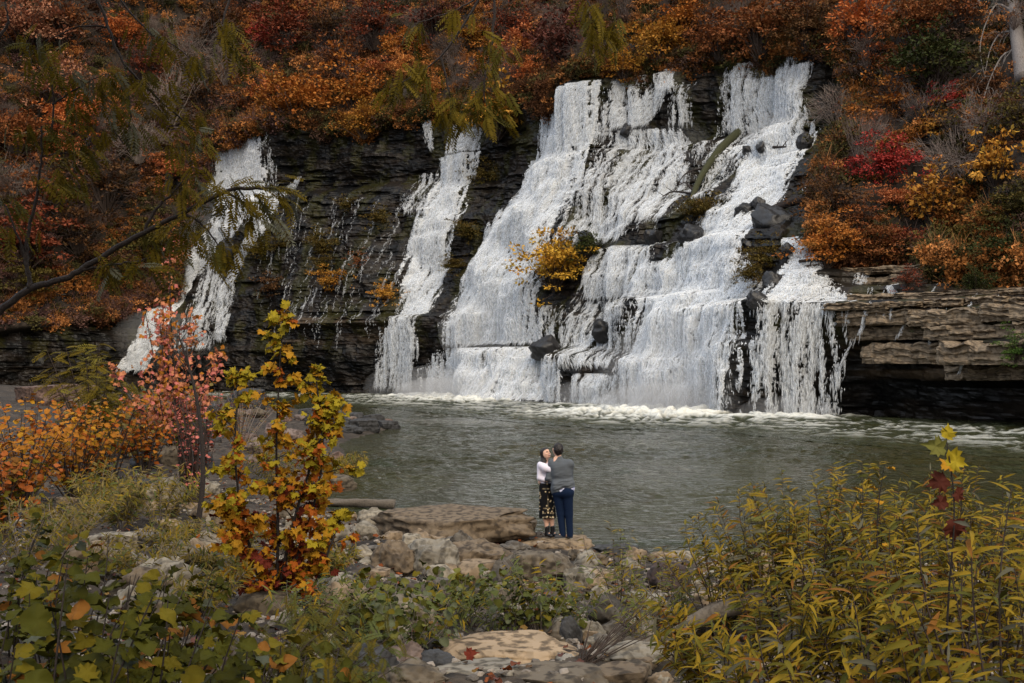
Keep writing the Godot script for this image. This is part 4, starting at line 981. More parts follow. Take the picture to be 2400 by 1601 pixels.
func rock_mesh(kind: String, size: Vector3, seed_: int, fine := true) -> ArrayMesh:
	var src: Geo = sphere4 if fine else sphere3
	var g := Geo.new()
	g.i = src.i
	g.c = src.c.duplicate()
	g.v.resize(src.v.size())
	var r := RandomNumberGenerator.new()
	r.seed = seed_ * 77 + 5
	var planes := []
	var n_cuts: int = {"round": 9, "angular": 13, "slab": 9, "bed": 5}[kind]
	for k in n_cuts:
		var n := Vector3(r.randfn(), r.randfn() * 0.9, r.randfn()).normalized()
		planes.append([n, r.randf_range(0.55, 0.85) if kind == "angular" else r.randf_range(0.66, 0.92)])
	if kind == "slab":
		planes.append([Vector3(r.randf_range(-0.08, 0.08), 1, r.randf_range(-0.05, 0.12)).normalized(), 0.5])
	var o := r.randf() * 500.0
	for k in src.v.size():
		var p := src.v[k]
		if kind == "bed":
			p = Vector3(signf(p.x) * pow(absf(p.x), 0.3), signf(p.y) * pow(absf(p.y), 0.3), signf(p.z) * pow(absf(p.z), 0.3)) * 0.78
		p *= 1.0 + 0.22 * nz.get_noise_3d(p.x * 1.1 + o, p.y * 1.1, p.z * 1.1)
		for q in planes:
			var over: float = p.dot(q[0]) - q[1]
			if over > 0.0:
				p -= q[0] * over * 0.88
		if kind == "bed": p.y *= 1.0
		if kind == "slab":
			p.y *= 1.55
		var d := 0.07 * nz.get_noise_3d(p.x * 3.0 + o, p.y * 3.0, p.z * 3.0) + 0.045 * nz.get_noise_3d(p.x * 8.0 + o, p.y * 8.0, p.z * 8.0)
		if kind == "slab": d *= 0.4
		if kind == "slab" or kind == "bed":
			var l := floorf((p.y * size.y) / 0.07 + 0.5 * nz.get_noise_2d(p.x * 3.0, o))
			d += 0.035 * nz.get_noise_2d(l * 9.3 + o, p.x * 1.3) + 0.012 * sin(l * 2.4)
		var flat := Vector3(p.x, 0, p.z)
		p += (p.normalized() if kind != "slab" and kind != "bed" else (flat.normalized() * 1.2 + Vector3(0, 0.5 * signf(p.y), 0))) * d
		g.v[k] = Vector3(p.x * size.x * 0.56, p.y * size.y * 0.62 + size.y * 0.36, p.z * size.z * 0.56)
		g.c[k] = Color(1, 1, 1) * clampf(1.0 + 0.25 * nz.get_noise_3d(g.v[k].x * 2.0 + o, g.v[k].y * 3.0, g.v[k].z * 2.0), 0.5, 1.4)
	return g.mesh(true)

func beside(x: float, z: float) -> String:
	var best := 1e9
	var name_ := ""
	for e in ROCKS:
		var d := Vector2(e[3] - x, (e[5] - z) * 0.6).length()
		if d < best and not e[0].begins_with("dark wet stone of"):
			best = d
			name_ = e[0]
	var w := name_.split(" ")
	return " ".join(w.slice(0, mini(w.size(), 11)))

func build_rocks() -> void:
	sphere3 = icosphere(3)
	sphere4 = icosphere(4)
	var k := 0
	for e in ROCKS:
		k += 1
		var size := Vector3(e[6], e[7], e[8])
		var o := part("rock", rock_mesh(e[2], size, k, true), M["rock_" + e[1]], self, Transform3D(Basis(), Vector3(e[3], e[4] - 0.06, e[5])))
		tag(o, e[0], "rock", "dark wet stones of the low spit" if e[0].begins_with("dark wet stone of the low spit") else "boulders along the near shore")
	for e in FALL_ROCKS:
		k += 1
		var r: float = e[4]
		var o := part("boulder", rock_mesh("angular" if k % 3 else "round", Vector3(2.1, 1.8, 1.9) * r, k, false), M.wetrock, self, Transform3D(Basis(), Vector3(e[1], e[2] - r * 0.7, e[3])))
		tag(o, e[0], "boulder", "boulders in the waterfalls")
	# small stones that fill the shore between the boulders
	var pool := []
	for q in 12:
		pool.append(rock_mesh(["round", "angular", "slab"][q % 3], Vector3(1, 0.62 if q % 3 < 2 else 0.4, 0.8), 900 + q, false))
	var tones := ["brown", "tan", "pale", "palegrey", "greybrown", "pale", "grey", "tan"]
	var made := 0
	while made < 290:
		var z := -rng.randf_range(6.5, 24.0)
		var x := rng.randf_range(-0.42, 0.30) * -z
		var d := shore_d(x, z)
		if d < -0.3 or d > 14.0: continue
		if absf(x - 0.83) < 0.95 and z < -18.4: continue
		var s := rng.randf_range(0.14, 0.5) * (1.0 if rng.randf() < 0.7 else 1.6)
		if z > -11.0: s = minf(s, 0.1 + 0.2 * rng.randf())
		var b := Basis(Vector3.UP, rng.randf() * TAU).scaled(Vector3.ONE * s)
		var tone: String = tones[rng.randi() % 8]
		var o := part("stone", pool[made % 12], M["rock_" + tone], self, Transform3D(b, Vector3(x, maxf(ground_y(x, z), -0.05) - 0.02, z)))
		tag(o, "small %s stone beside the %s" % [{"palegrey": "pale", "greybrown": "brownish"}.get(tone, tone), beside(x, z)], "stone", "small loose stones on the near shore")
		made += 1
	made = 0
	while made < 70:
		var z := -rng.randf_range(26.0, 62.0)
		var x := rng.randf_range(-0.42, -0.08) * -z
		var d := shore_d(x, z)
		if d < -0.2 or d > 16.0: continue
		var s := rng.randf_range(0.3, 1.1)
		var b := Basis(Vector3.UP, rng.randf() * TAU).scaled(Vector3.ONE * s)
		var tone: String = ["rustrock", "darkgrey", "greybrown", "pink"][rng.randi() % 4]
		var o := part("stone", pool[made % 12], M["rock_" + tone], self, Transform3D(b, Vector3(x, maxf(ground_y(x, z), -0.05) - 0.05, z)))
		tag(o, "%s stone beside the %s" % [{"rustrock": "reddish", "darkgrey": "dark", "greybrown": "brownish", "pink": "pinkish"}[tone], beside(x, z)], "stone", "stones on the far bank")
		made += 1
	# gravel
	var mm := MultiMesh.new()
	mm.transform_format = MultiMesh.TRANSFORM_3D
	mm.use_colors = true
	mm.mesh = rock_mesh("angular", Vector3(1, 0.6, 0.8), 990, false)
	var tiny := icosphere(1)
	for q in tiny.v.size():
		tiny.v[q] *= Vector3(0.5, 0.3, 0.4) * (1.0 + 0.4 * nz.get_noise_3d(tiny.v[q].x * 3.0, tiny.v[q].y * 3.0, tiny.v[q].z * 3.0))
	mm.mesh = tiny.mesh(false)
	var spots := []
	while spots.size() < 5200:
		var z := -rng.randf_range(5.0, 30.0)
		var x := rng.randf_range(-0.5, 0.45) * -z
		var d := shore_d(x, z)
		if d < -0.2: continue
		spots.append(Vector3(x, ground_y(x, z) + 0.01 + 0.1 * nz.get_noise_2d(x * 0.9, z * 0.9) + 0.05 * nz.get_noise_2d(x * 3.1, z * 3.1), z))
	mm.instance_count = spots.size()
	for q in spots.size():
		mm.set_instance_transform(q, Transform3D(Basis(Vector3.UP, rng.randf() * TAU).scaled(Vector3.ONE * rng.randf_range(0.03, 0.11)), spots[q]))
		var t := rng.randf_range(0.4, 1.3)
		mm.set_instance_color(q, Color(0.2, 0.17, 0.14) * t)
	var gi := MultiMeshInstance3D.new()
	gi.name = "gravel"
	gi.multimesh = mm
	gi.material_override = plain(1, 1, 1, 0.9)
	add_child(gi)
	tag(gi, "pebbles and gravel between the stones of the near shore", "gravel", "", "stuff")

# right-hand ledges: separate beds of rock on the cliff, each block with its own broken front
func bed_mesh(w: float, h: float, deep: float, seed_: int) -> ArrayMesh:
	var g := Geo.new()
	var o := seed_ * 3.71
	var nx := 25
	var ny := 16
	var ring := ny + 4
	for x in nx:
		var fx := float(x) / (nx - 1)
		var px := (fx - 0.5) * w
		var endt := smoothstep(0.0, 0.06, fx) * smoothstep(1.0, 0.94, fx)
		var sag := 0.16 * h * nz.get_noise_2d(px * 0.7 + o, 3.0)
		var row := [Vector2(h + sag, deep * 0.5)]
		for y in ny:
			var fy := float(y) / (ny - 1)
			var lay := floorf(fy * 6.0 + 0.5 * nz.get_noise_2d(px * 0.5, o))
			var z := -0.5 * deep + 0.24 * nz.get_noise_2d(lay * 5.3 + o, floorf(px * 0.8 + o) * 2.3) + 0.07 * nz.get_noise_2d(px * 2.3 + o, fy * 2.0) + (1.0 - endt) * 0.18 + 0.06 * smoothstep(0.86, 1.0, fy) + 0.10 * smoothstep(0.14, 0.0, fy)
			row.append(Vector2(h * (1.0 - fy) + sag * (1.0 - fy) + 0.04 * nz.get_noise_2d(px * 3.0 + o, fy * 5.0), z))
		row.append(Vector2(0.0, deep * 0.5))
		for q in row.size():
			g.v.append(Vector3(px + 0.05 * nz.get_noise_2d(row[q].x * 4.0, o), row[q].x, row[q].y))
			g.c.append(Color(1, 1, 1) * clampf(1.0 + 0.55 * nz.get_noise_2d(px * 1.3 + o, row[q].x * 4.0), 0.4, 1.6))
	ring = ny + 2
	for x in nx - 1:
		for y in ring - 1:
			var i0 := x * ring + y
			g.i.append_array([i0, i0 + 1, i0 + ring, i0 + ring, i0 + 1, i0 + ring + 1])
	for e in [0, nx - 1]:
		for y in range(1, ring - 1):
			g.i.append_array([e * ring, e * ring + y, e * ring + y + 1])
	return g.mesh(false)

func build_ledges() -> void:
	var cliff := get_node("cliff")
	var r := RandomNumberGenerator.new()
	r.seed = 12
	M.ledge_tan = rocky(0.26, 0.195, 0.128, 0.4, 0.75, M.rock_tan.albedo_texture, M.rock_tan.normal_texture)
	var beds := [[3.45, 4.75, -0.1, "ledge_tan", 147.2], [2.55, 3.35, 0.75, "ledge_tan", 152.5], [4.85, 5.7, 1.6, "ledge_tan", 146.0], [5.75, 6.75, 1.75, "ledge_tan", 145.6], [6.85, 7.25, 2.2, "ledge_tan", 144.6], [7.35, 7.8, 3.2, "ledge_tan", 145.0], [8.5, 9.3, 5.6, "ledge_tan", 143.5], [1.3, 2.3, 2.3, "ledge_tan", 157.5], [9.4, 9.9, 6.3, "ledge_tan", 142.5]]
	for b in beds:
		var s: float = b[4]
		while s < 169.0:
			var w := r.randf_range(2.2, 6.5)
			var c := column(s + w * 0.5)
			var h0: float = b[0] + r.randf_range(-0.08, 0.08)
			var h1: float = b[1] + r.randf_range(-0.1, 0.1)
			var deep := 2.4
			var front := setback(c, (b[0] + b[1]) * 0.5) - (0.85 if b[3] == "ledge_tan" else 0.6) + r.randf_range(-0.12, 0.1)
			var p := on_wall(c, h0, front + deep * 0.5)
			var ax := Vector3(c[3], 0, c[2])
			var mat: String = b[3]
			part("rock_slab", bed_mesh(w * 1.07, h1 - h0, deep, int(s * 13.0) + int(b[0] * 100.0)), M[mat], cliff, Transform3D(Basis(-ax, Vector3.UP, Vector3(c[2], 0, -c[3])), p))
			s += w

# ------------------------------------------------------------------ trees of the gorge
func leaf_face(g: Geo, p: Vector3, dir: Vector3, side: Vector3, l: float, w: float, col: Color) -> void:
	var m := p + dir * l * 0.5
	var up := dir.cross(side).normalized() * w * 0.25
	g.quad(p, m + side * w + up, p + dir * l, m - side * w + up, col)

func rand_dir(r: RandomNumberGenerator) -> Vector3:
	return Vector3(r.randfn(), r.randfn(), r.randfn()).normalized()

func crown(kind: String, seed_: int) -> Array:
	var r := RandomNumberGenerator.new()
	r.seed = seed_ * 131 + 7
	var leaves := Geo.new()
	var wood := Geo.new()
	var o := r.randf() * 300.0
	var n_clump: int = {"bushy": 170, "sparse": 95, "bare": 46, "bigleaf": 130}[kind]
	var per: int = {"bushy": 24, "sparse": 20, "bare": 9, "bigleaf": 9}[kind]
	var size: float = {"bushy": 0.085, "sparse": 0.082, "bare": 0.055, "bigleaf": 0.15}[kind]
	var root := Vector3(0, -0.75, 0)
	for k in n_clump:
		var d := rand_dir(r)
		if d.y < -0.55 and r.randf() < 0.6: continue
		var big := 0.66 + 0.95 * nz.get_noise_3d(d.x * 1.4 + o, d.y * 1.4, d.z * 1.4) + 0.35 * nz.get_noise_3d(d.x * 3.5 + o, d.y * 3.5, d.z * 3.5)
		var p := d * Vector3(1.0, 0.9, 1.0) * big * pow(r.randf(), 0.4)
		if seed_ % 2 == 0 and kind != "bare":
			p.y = lerpf(p.y, roundf(p.y / 0.34) * 0.34, 0.4)
		var tone := clampf(1.0 + 0.3 * r.randfn(), 0.45, 1.8)
		var warm := r.randf_range(0.8, 1.25)
		var droop := 0.06 if kind == "bigleaf" else 0.03
		if k % 2 == 0 or kind != "bushy":
			var mid := root.lerp(p, 0.55) + rand_dir(r) * 0.1 + Vector3(0, 0.1, 0)
			wood.tube([root.lerp(p, 0.12), mid, p], 0.013, 0.003, 3, Color(1, 1, 1) * r.randf_range(0.7, 1.4))
		if kind == "bare" or kind == "sparse":
			for q in (16 if kind == "bare" else 5):
				var e := p + rand_dir(r) * 0.18
				var f := e + (rand_dir(r) * 0.7 + p.normalized() + Vector3(0, 0.3, 0)).normalized() * r.randf_range(0.12, 0.4)
				wood.tube([e, e.lerp(f, 0.5) + rand_dir(r) * 0.03, f], 0.006, 0.002, 3, Color(1, 1, 1) * r.randf_range(0.7, 1.5))
		for q in per:
			var off := rand_dir(r) * Vector3(0.21, 0.065, 0.21) * pow(r.randf(), 0.5)
			var dir := (rand_dir(r) * 0.8 + off.normalized() * 0.8 + d * 0.4 + Vector3(0, -0.5 if kind == "bigleaf" else -0.1, 0)).normalized()
			var side := dir.cross(rand_dir(r) * 0.7 + Vector3(0, 1, 0)).normalized()
			var l := size * r.randf_range(0.65, 1.3)
			var t := tone * r.randf_range(0.75, 1.25)
			leaf_face(leaves, p + off, dir, side, l, l * (0.36 if kind != "bigleaf" else 0.3), Color(t, t * warm, t * warm))
	return [leaves.mesh(false), wood.mesh(false)]

func build_forest() -> void:
	var pool := {}
	for kind in ["bushy", "sparse", "bare", "bigleaf"]:
		pool[kind] = []
		for k in ({"bushy": 6, "sparse": 4, "bare": 3, "bigleaf": 2}[kind]):
			pool[kind].append(crown(kind, k + kind.length() * 17))
	var trunk := Geo.new()
	trunk.tube([Vector3(0, -0.15, 0), Vector3(0.03, 0.3, 0.02), Vector3(-0.02, 0.65, 0), Vector3(0, 1, 0)], 0.05, 0.022, 7)
	var trunk_mesh := trunk.mesh(true)
	var k := 0
	for e in FOREST:
		k += 1
		var foot := Vector3(e[4], e[5], e[6])
		var c := Vector3(e[7], e[8], e[9]) - foot
		var r: float = e[10]
		var t := thing(e[0], e[1], e[0], foot, {"tree": "trees on the gorge slope", "shrub": "shrubs on the gorge slope", "plant": "plants on the wet rocks"}[e[0]])
		var b := Basis(Vector3.UP, rng.randf() * TAU).scaled(Vector3.ONE * r * 1.08)
		var set_: Array = pool[e[2]]
		var pair: Array = set_[(k + (1 if e[3] == "yellow" or e[3] == "gold" else 0)) % set_.size()]
		part("crown" if e[0] == "tree" else "foliage", pair[0], M["leaf_" + e[3]], t, Transform3D(b, c))
		if e[0] != "plant":
			part("branches", pair[1], M.twig if e[2] == "bare" else M.darktwig, t, Transform3D(b, c))
			var len := c.length() + 0.2
			var up := c.normalized()
			var x := up.cross(Vector3.FORWARD).normalized()
			var w := len * (1.0 if len > 2.0 else 0.5)
			part("trunk" if e[0] == "tree" else "stem", trunk_mesh, M.palebark if e[1].contains("pale") else M.bark, t, Transform3D(Basis(x * minf(w, 6.0), up * len, x.cross(up) * minf(w, 6.0)), Vector3.ZERO))
	# undergrowth that closes the slope between them
	var clump := Geo.new()
	var rr := RandomNumberGenerator.new()
	rr.seed = 99
	for q in 46:
		var p := rand_dir(rr) * Vector3(0.75, 0.5, 0.75) * pow(rr.randf(), 0.5)
		for j in 9:
			var dir := (rand_dir(rr) + Vector3(0, 0.2, 0)).normalized()
			var side := dir.cross(rand_dir(rr)).normalized()
			var tt := rr.randf_range(0.6, 1.4)
			leaf_face(clump, p + rand_dir(rr) * 0.13, dir, side, rr.randf_range(0.10, 0.17), 0.045, Color(tt, tt, tt))
	for q in 14:
		var p := rand_dir(rr) * 0.9
		p.y = absf(p.y) + 0.2
		clump.tube([Vector3(0, -0.4, 0), p * 0.5 + rand_dir(rr) * 0.1, p], 0.016, 0.005, 3, Color(0.7, 0.8, 1.0))
	var mm := MultiMesh.new()
	mm.transform_format = MultiMesh.TRANSFORM_3D
	mm.use_colors = true
	mm.mesh = clump.mesh(false)
	var tints := [Color(0.12, 0.05, 0.022), Color(0.20, 0.08, 0.026), Color(0.085, 0.055, 0.028), Color(0.07, 0.055, 0.018), Color(0.14, 0.08, 0.055), Color(0.04, 0.038, 0.014), Color(0.30, 0.115, 0.03)]
	var where := []
	while where.size() < 8200:
		var s := rng.randf_range(0.0, 168.0)
		var hb := piecewise(BOUND, s)
		var h := hb + 0.3 + pow(rng.randf(), 1.3) * ((85.0 if s < 70 else 60.0) - hb)
		if s < 60 and h < 8.0: continue
		if nz.get_noise_2d(s * 0.17 + 300.0, h * 0.19) < (-2.0 if s < 62.0 else -0.14) and h > hb + 2.0: continue
		var c := column(s)
		where.append([on_wall(c, h, setback(c, h) - 0.3 - rng.randf() * 0.7), s])
	while where.size() < 9900:
		var s := rng.randf_range(36.0, 160.0)
		var hang := 2.4 * maxf(0.0, 0.35 + nz.get_noise_2d(s * 0.16, 55.0))
		var h := piecewise(BOUND, s) + rng.randf_range(-hang, 1.2)
		var c := column(s)
		where.append([on_wall(c, h, setback(c, piecewise(BOUND, s)) - 0.7 - rng.randf() * 0.9), s])
	mm.instance_count = where.size()
	for q in where.size():
		var p: Vector3 = where[q][0]
		var sc := rng.randf_range(0.8, 2.0) * (1.25 if where[q][1] < 60.0 else 1.0)
		mm.set_instance_transform(q, Transform3D(Basis(Vector3.UP, rng.randf() * TAU).scaled(Vector3(sc, sc * rng.randf_range(0.7, 1.2), sc)), p))
		var pick := int(clampf((nz.get_noise_2d(p.x * 0.09 + 70.0, p.y * 0.11 + p.z * 0.05) + 0.5) * 7.0 + rng.randf_range(-1.6, 1.6), 0, 6.9))
		var tint: Color = tints[pick]
		if where[q][1] < 62.0 and rng.randf() < 0.45: tint = Color(0.14, 0.075, 0.062)
		if rng.randf() < 0.13: tint = Color(0.46, 0.19, 0.06)
		elif rng.randf() < 0.2: tint = Color(0.10, 0.085, 0.03)
		mm.set_instance_color(q, tint * rng.randf_range(0.6, 1.4))
	var u := MultiMeshInstance3D.new()
	u.name = "undergrowth"
	u.multimesh = mm
	u.material_override = leafy(1, 1, 1, 0.4, 0.7)
	add_child(u)
	tag(u, "rusty brown undergrowth covering the gorge slope between the trees", "undergrowth", "", "stuff")
	var wood_mass := MultiMesh.new()
	wood_mass.transform_format = MultiMesh.TRANSFORM_3D
	wood_mass.use_colors = true
	wood_mass.mesh = pool["bushy"][1][0]
	where = []
	while where.size() < 520:
		var s := rng.randf_range(0.0, 168.0)
		var hb := piecewise(BOUND, s)
		var h := hb + 1.2 + pow(rng.randf(), 1.1) * ((80.0 if s < 75 else 55.0) - hb)
		var c := column(s)
		where.append([on_wall(c, h, setback(c, h) + 1.3), s])
	var stems := Geo.new()
	wood_mass.instance_count = where.size()
	for q in where.size():
		var p: Vector3 = where[q][0]
		var sc := rng.randf_range(1.0, 2.2)
		var stem := sc * rng.randf_range(0.7, 2.0)
		var tb := Basis(Vector3.UP, rng.randf() * TAU)
		stems.tube([p + Vector3(0, -0.6, 0), p + Vector3(rng.randf_range(-0.2, 0.2), stem * 0.5, rng.randf_range(-0.2, 0.2)), p + Vector3(0, stem + sc * 0.6, 0)], 0.05 + 0.05 * sc, 0.03, 5, Color(1, 1, 1) * rng.randf_range(0.7, 1.6))
		wood_mass.set_instance_transform(q, Transform3D(tb.scaled(Vector3(sc, sc * rng.randf_range(0.9, 1.5), sc)), p + Vector3(0, stem, 0)))
		var tint: Color = tints[rng.randi() % tints.size()]
		if where[q][1] < 60.0 and rng.randf() < 0.4: tint = Color(0.15, 0.075, 0.06)
		if rng.randf() < 0.34: tint = Color(0.48, 0.20, 0.06)
		wood_mass.set_instance_color(q, tint * rng.randf_range(0.9, 1.7))
	var wm := MultiMeshInstance3D.new()
	wm.name = "woodland"
	wm.multimesh = wood_mass
	wm.material_override = u.material_override
	add_child(wm)
	tag(wm, "mass of rusty autumn woodland filling the slope behind the single trees", "woodland", "", "stuff")
	var bare := MultiMesh.new()
	bare.transform_format = MultiMesh.TRANSFORM_3D
	bare.use_colors = true
	bare.mesh = pool["bare"][0][1]
	where = []
	while where.size() < 110:
		var s := rng.randf_range(0.0, 150.0)
		var hb := piecewise(BOUND, s)
		var h := hb + 0.5 + rng.randf() * ((62.0 if s < 75 else 45.0) - hb)
		var c := column(s)
		where.append(on_wall(c, h, setback(c, h) - 0.8 - rng.randf() * 1.2))
	bare.instance_count = where.size()
	for q in where.size():
		var sc := rng.randf_range(1.3, 2.6)
		bare.set_instance_transform(q, Transform3D(Basis(Vector3.UP, rng.randf() * TAU).scaled(Vector3(sc, sc * rng.randf_range(1.0, 1.6), sc)), where[q] + Vector3(0, sc * 0.8, 0)))
		bare.set_instance_color(q, Color(0.085, 0.062, 0.052) * rng.randf_range(0.6, 1.6))
	var bm := MultiMeshInstance3D.new()
	bm.name = "bare_thicket"
	bm.multimesh = bare
	bm.material_override = plain(1, 1, 1, 0.9)
	add_child(bm)
	tag(bm, "grey bare twigs and stems standing out of the slope's autumn brush", "thicket", "", "stuff")
	var sm := part("woodland_trunks", stems.mesh(true), M.bark, self, Transform3D(), "stuff")
	tag(sm, "thin grey trunks standing among the autumn woodland on the slope", "woodland", "", "stuff")
	build_wood()

func build_wood() -> void:
	# tall grey trunk with drooping bare branches at the edge of the slope
	var t := thing("tree", "tall grey trunk with drooping bare branches at the slope's edge", "tree", TALL_TRUNK[0], "trees on the gorge slope")
	var g := Geo.new()
	g.tube(moved(TALL_TRUNK, TALL_TRUNK[0]), 0.62, 0.34, 10)
	part("trunk", g.mesh(true), M.palebark, t)
	for b in [TALL_TWIG_A, TALL_TWIG_B, TALL_TWIG_C, TALL_TWIG_D]:
		g = Geo.new()
		var p := bent(moved(b, TALL_TRUNK[0]), 4)
		g.tube(p, 0.10, 0.02, 5)
		for k in 16:
			var q: Vector3 = p[rng.randi_range(2, p.size() - 1)]
			var e := q + Vector3(rng.randf_range(-1, 0.6), rng.randf_range(-2.0, 0.1), rng.randf_range(-0.6, 0.6)) * 1.2
			g.tube([q, q.lerp(e, 0.5) + Vector3(0, 0.25, 0), e], 0.03, 0.008, 3)
		part("branch", g.mesh(true), M.palebark, t)
	# logs caught in the falls
	t = thing("log", "long mossy log leaning down the rock between the two big falls", "log", LOG_LEAN[0])
	g = Geo.new()
	g.tube(bent(moved(LOG_LEAN, LOG_LEAN[0]), 4), 0.42, 0.22, 9)
	part("trunk", g.mesh(true), M.mosslog, t)
	for b in [LOG_TWIG_A, LOG_TWIG_B, LOG_TWIG_C, LOG_TWIG_D]:
		g = Geo.new()
		var p := bent(moved(b, LOG_LEAN[0]), 4)
		g.tube(p, 0.13, 0.03, 6)
		for k in 5:
			var q: Vector3 = p[rng.randi_range(2, p.size() - 1)]
			g.tube([q, q + Vector3(rng.randf_range(-0.8, 0.3), rng.randf_range(-0.7, 0.7), rng.randf_range(-0.2, 0.5))], 0.05, 0.015, 4)
		part("branch", g.mesh(true), M.darkbark, t)
	for e in [[LOG_CHUTE, 0.45, "thick dark log jammed at the edge of the white chute"], [LOG_STICK, 0.09, "thin bare stick lying across the white chute"], [LOG_FORK, 0.16, "broken grey snag beside the tall chute rock"], [LOG_SMALL, 0.12, "upper of two sticks across the curtain fall's head"], [LOG_SMALLER, 0.13, "lower of two sticks across the curtain fall's head"], [LOG_POOL, 0.14, "short dark branch in the last fall's pool"], [LOG_BASE, 0.11, "crooked dead branch at the slender fall's foot"]]:
		g = Geo.new()
		var p := bent(moved(e[0], e[0][0]), 3)
		g.tube(p, e[1], e[1] * 0.5, 7)
		for k in 3:
			var q: Vector3 = p[rng.randi_range(1, p.size() - 1)]
			g.tube([q, q + Vector3(rng.randf_range(-0.6, 0.6), rng.randf_range(-0.2, 0.7), rng.randf_range(-0.2, 0.3))], e[1] * 0.4, 0.02, 4)
		var o := part("log", g.mesh(true), M.darkbark, self, Transform3D(Basis(), e[0][0]))
		tag(o, e[2], "log")
	# floating log and drift sticks by the near shore
	g = Geo.new()
	g.tube(bent([Vector3.ZERO, (FLOAT_LOG[1] - FLOAT_LOG[0]) * 0.5 + Vector3(0, 0.02, 0), FLOAT_LOG[1] - FLOAT_LOG[0]], 5), 0.07, 0.115, 12)
	for q in g.v.size():
		var p := g.v[q]
		g.v[q] = p + Vector3(0.02, 0.03, 0.03) * (nz.get_noise_3d(p.x * 1.5, p.y * 12.0, p.z * 12.0) + 0.6 * nz.get_noise_3d(p.x * 6.0, p.y * 20.0, p.z * 20.0))
	var fl := part("log", g.mesh(true), M.driftwood, self, Transform3D(Basis(), FLOAT_LOG[0]))
	tag(fl, "brown log floating in the shallows past the sycamore sapling", "log")
	for e in [[Vector3(-3.3, 0.16, -22.7), Vector3(-2.55, 0.2, -22.9), "grey drift stick at the near end of the long slab"], [Vector3(-2.9, 0.12, -22.6), Vector3(-2.5, 0.42, -23.0), "pointed drift stick propped beside the long slab"], [Vector3(-3.5, 0.1, -22.2), Vector3(-2.4, 0.14, -22.5), "lowest drift stick lying flat beside the long slab"]]:
		g = Geo.new()
		g.tube(bent([Vector3.ZERO, (e[1] - e[0]) * 0.5 + Vector3(0, 0.03, 0), e[1] - e[0]], 3), 0.035, 0.015, 6)
		var o := part("stick", g.mesh(true), M.driftwood, self, Transform3D(Basis(), e[0]))
		tag(o, e[2], "stick")
	# weathered driftwood trunk on the right of the shore
	g = Geo.new()
	var dp := [Vector3(-0.45, 0.05, 0.25), Vector3(0, 0.22, 0), Vector3(0.55, 0.42, -0.2), Vector3(1.1, 0.55, -0.35)]
	g.tube(bent(dp, 6), 0.045, 0.09, 14)
	for q in g.v.size():
		var p := g.v[q]
		g.v[q] = p + Vector3(0, 0.03, 0.02) * nz.get_noise_3d(p.x * 2.0, p.y * 14.0, p.z * 14.0)
	var dw := part("driftwood", g.mesh(true), M.driftwood, self, Transform3D(Basis(), Vector3(1.3, ground_y(1.3, -10.0) - 0.1, -10.0)))
	tag(dw, "grey weathered driftwood trunk above the rounded pale boulder", "driftwood")

func moved(p: Array, o: Vector3) -> Array:
	return p.map(func(q): return q - o)

# a smoother, slightly wavering line through the points
func bent(p: Array, each: int, waver := 0.0) -> Array:
	var out := []
	for k in p.size() - 1:
		var a: Vector3 = p[max(k - 1, 0)]
		var b: Vector3 = p[k]
		var c: Vector3 = p[k + 1]
		var d: Vector3 = p[min(k + 2, p.size() - 1)]
		for q in each:
			out.append(b.cubic_interpolate(c, a, d, float(q) / each) + (rand_dir(rng) * waver if waver > 0.0 else Vector3.ZERO))
	out.append(p[-1])
	return out

# ------------------------------------------------------------------ leaves of the near plants
func lance(width: float, fold: float, droop: float, twist: float) -> Geo:
	var g := Geo.new()
	var ts := [0.0, 0.14, 0.35, 0.62, 0.84, 1.0]
	var ws := [0.06, 0.62, 1.0, 0.8, 0.4, 0.0]
	for k in ts.size():
		var t: float = ts[k]
		var m := Vector3(0, t, -droop * t * t)
		var a := twist * t
		var x = Vector3(cos(a), 0, sin(a)) * width * ws[k]
		var up := Vector3(0, 0, fold * width * ws[k])
		g.v.append(m - x + up); g.v.append(m); g.v.append(m + x + up)
		g.c.append(Color(0.95, 0.95, 0.95)); g.c.append(Color(1.12, 1.1, 1.0)); g.c.append(Color(0.9, 0.92, 0.9))
	for k in ts.size() - 1:
		for e in 2:
			var i0 := k * 3 + e
			g.i.append_array([i0, i0 + 3, i0 + 1, i0 + 1, i0 + 3, i0 + 4])
	return g

func outline_leaf(pts: Array, cup: float, wave_: float, seed_: int) -> Geo:
	# a fan from the stalk end, with a ring halfway so that the blade can bend
	var g := Geo.new()
	var n := pts.size()
	var mid := Vector2(0, 0.42)
	var f := func(p: Vector2) -> Vector3:
		return Vector3(p.x, p.y, -cup * p.y * p.y + cup * 1.2 * p.x * p.x + wave_ * nz.get_noise_2d(p.x * 2.2 + seed_ * 9.0, p.y * 2.2))
	g.v.append(f.call(mid)); g.c.append(Color(1.12, 1.1, 1.0))
	for k in n:
		g.v.append(f.call(mid.lerp(pts[k], 0.55))); g.c.append(Color(1, 1, 1))
	for k in n:
		g.v.append(f.call(pts[k])); g.c.append(Color(0.88, 0.86, 0.8))
	for k in n:
		var k2 := (k + 1) % n
		g.i.append_array([0, 1 + k2, 1 + k])
		g.i.append_array([1 + k, 1 + k2, 1 + n + k, 1 + n + k, 1 + k2, 1 + n + k2])
	return g

func heart_points() -> Array:
	var out := []
	for k in 18:
		var t := TAU * k / 18.0
		var r := 0.46 * (1.0 - 0.12 * cos(t)) 
		var p := Vector2(sin(t) * r * 1.02, 0.46 - cos(t) * r)
		if k == 9: p.y = 1.02
		if k == 0: p.y = 0.1
		if k == 1 or k == 17: p.y = -0.02
		out.append(p)
	return out

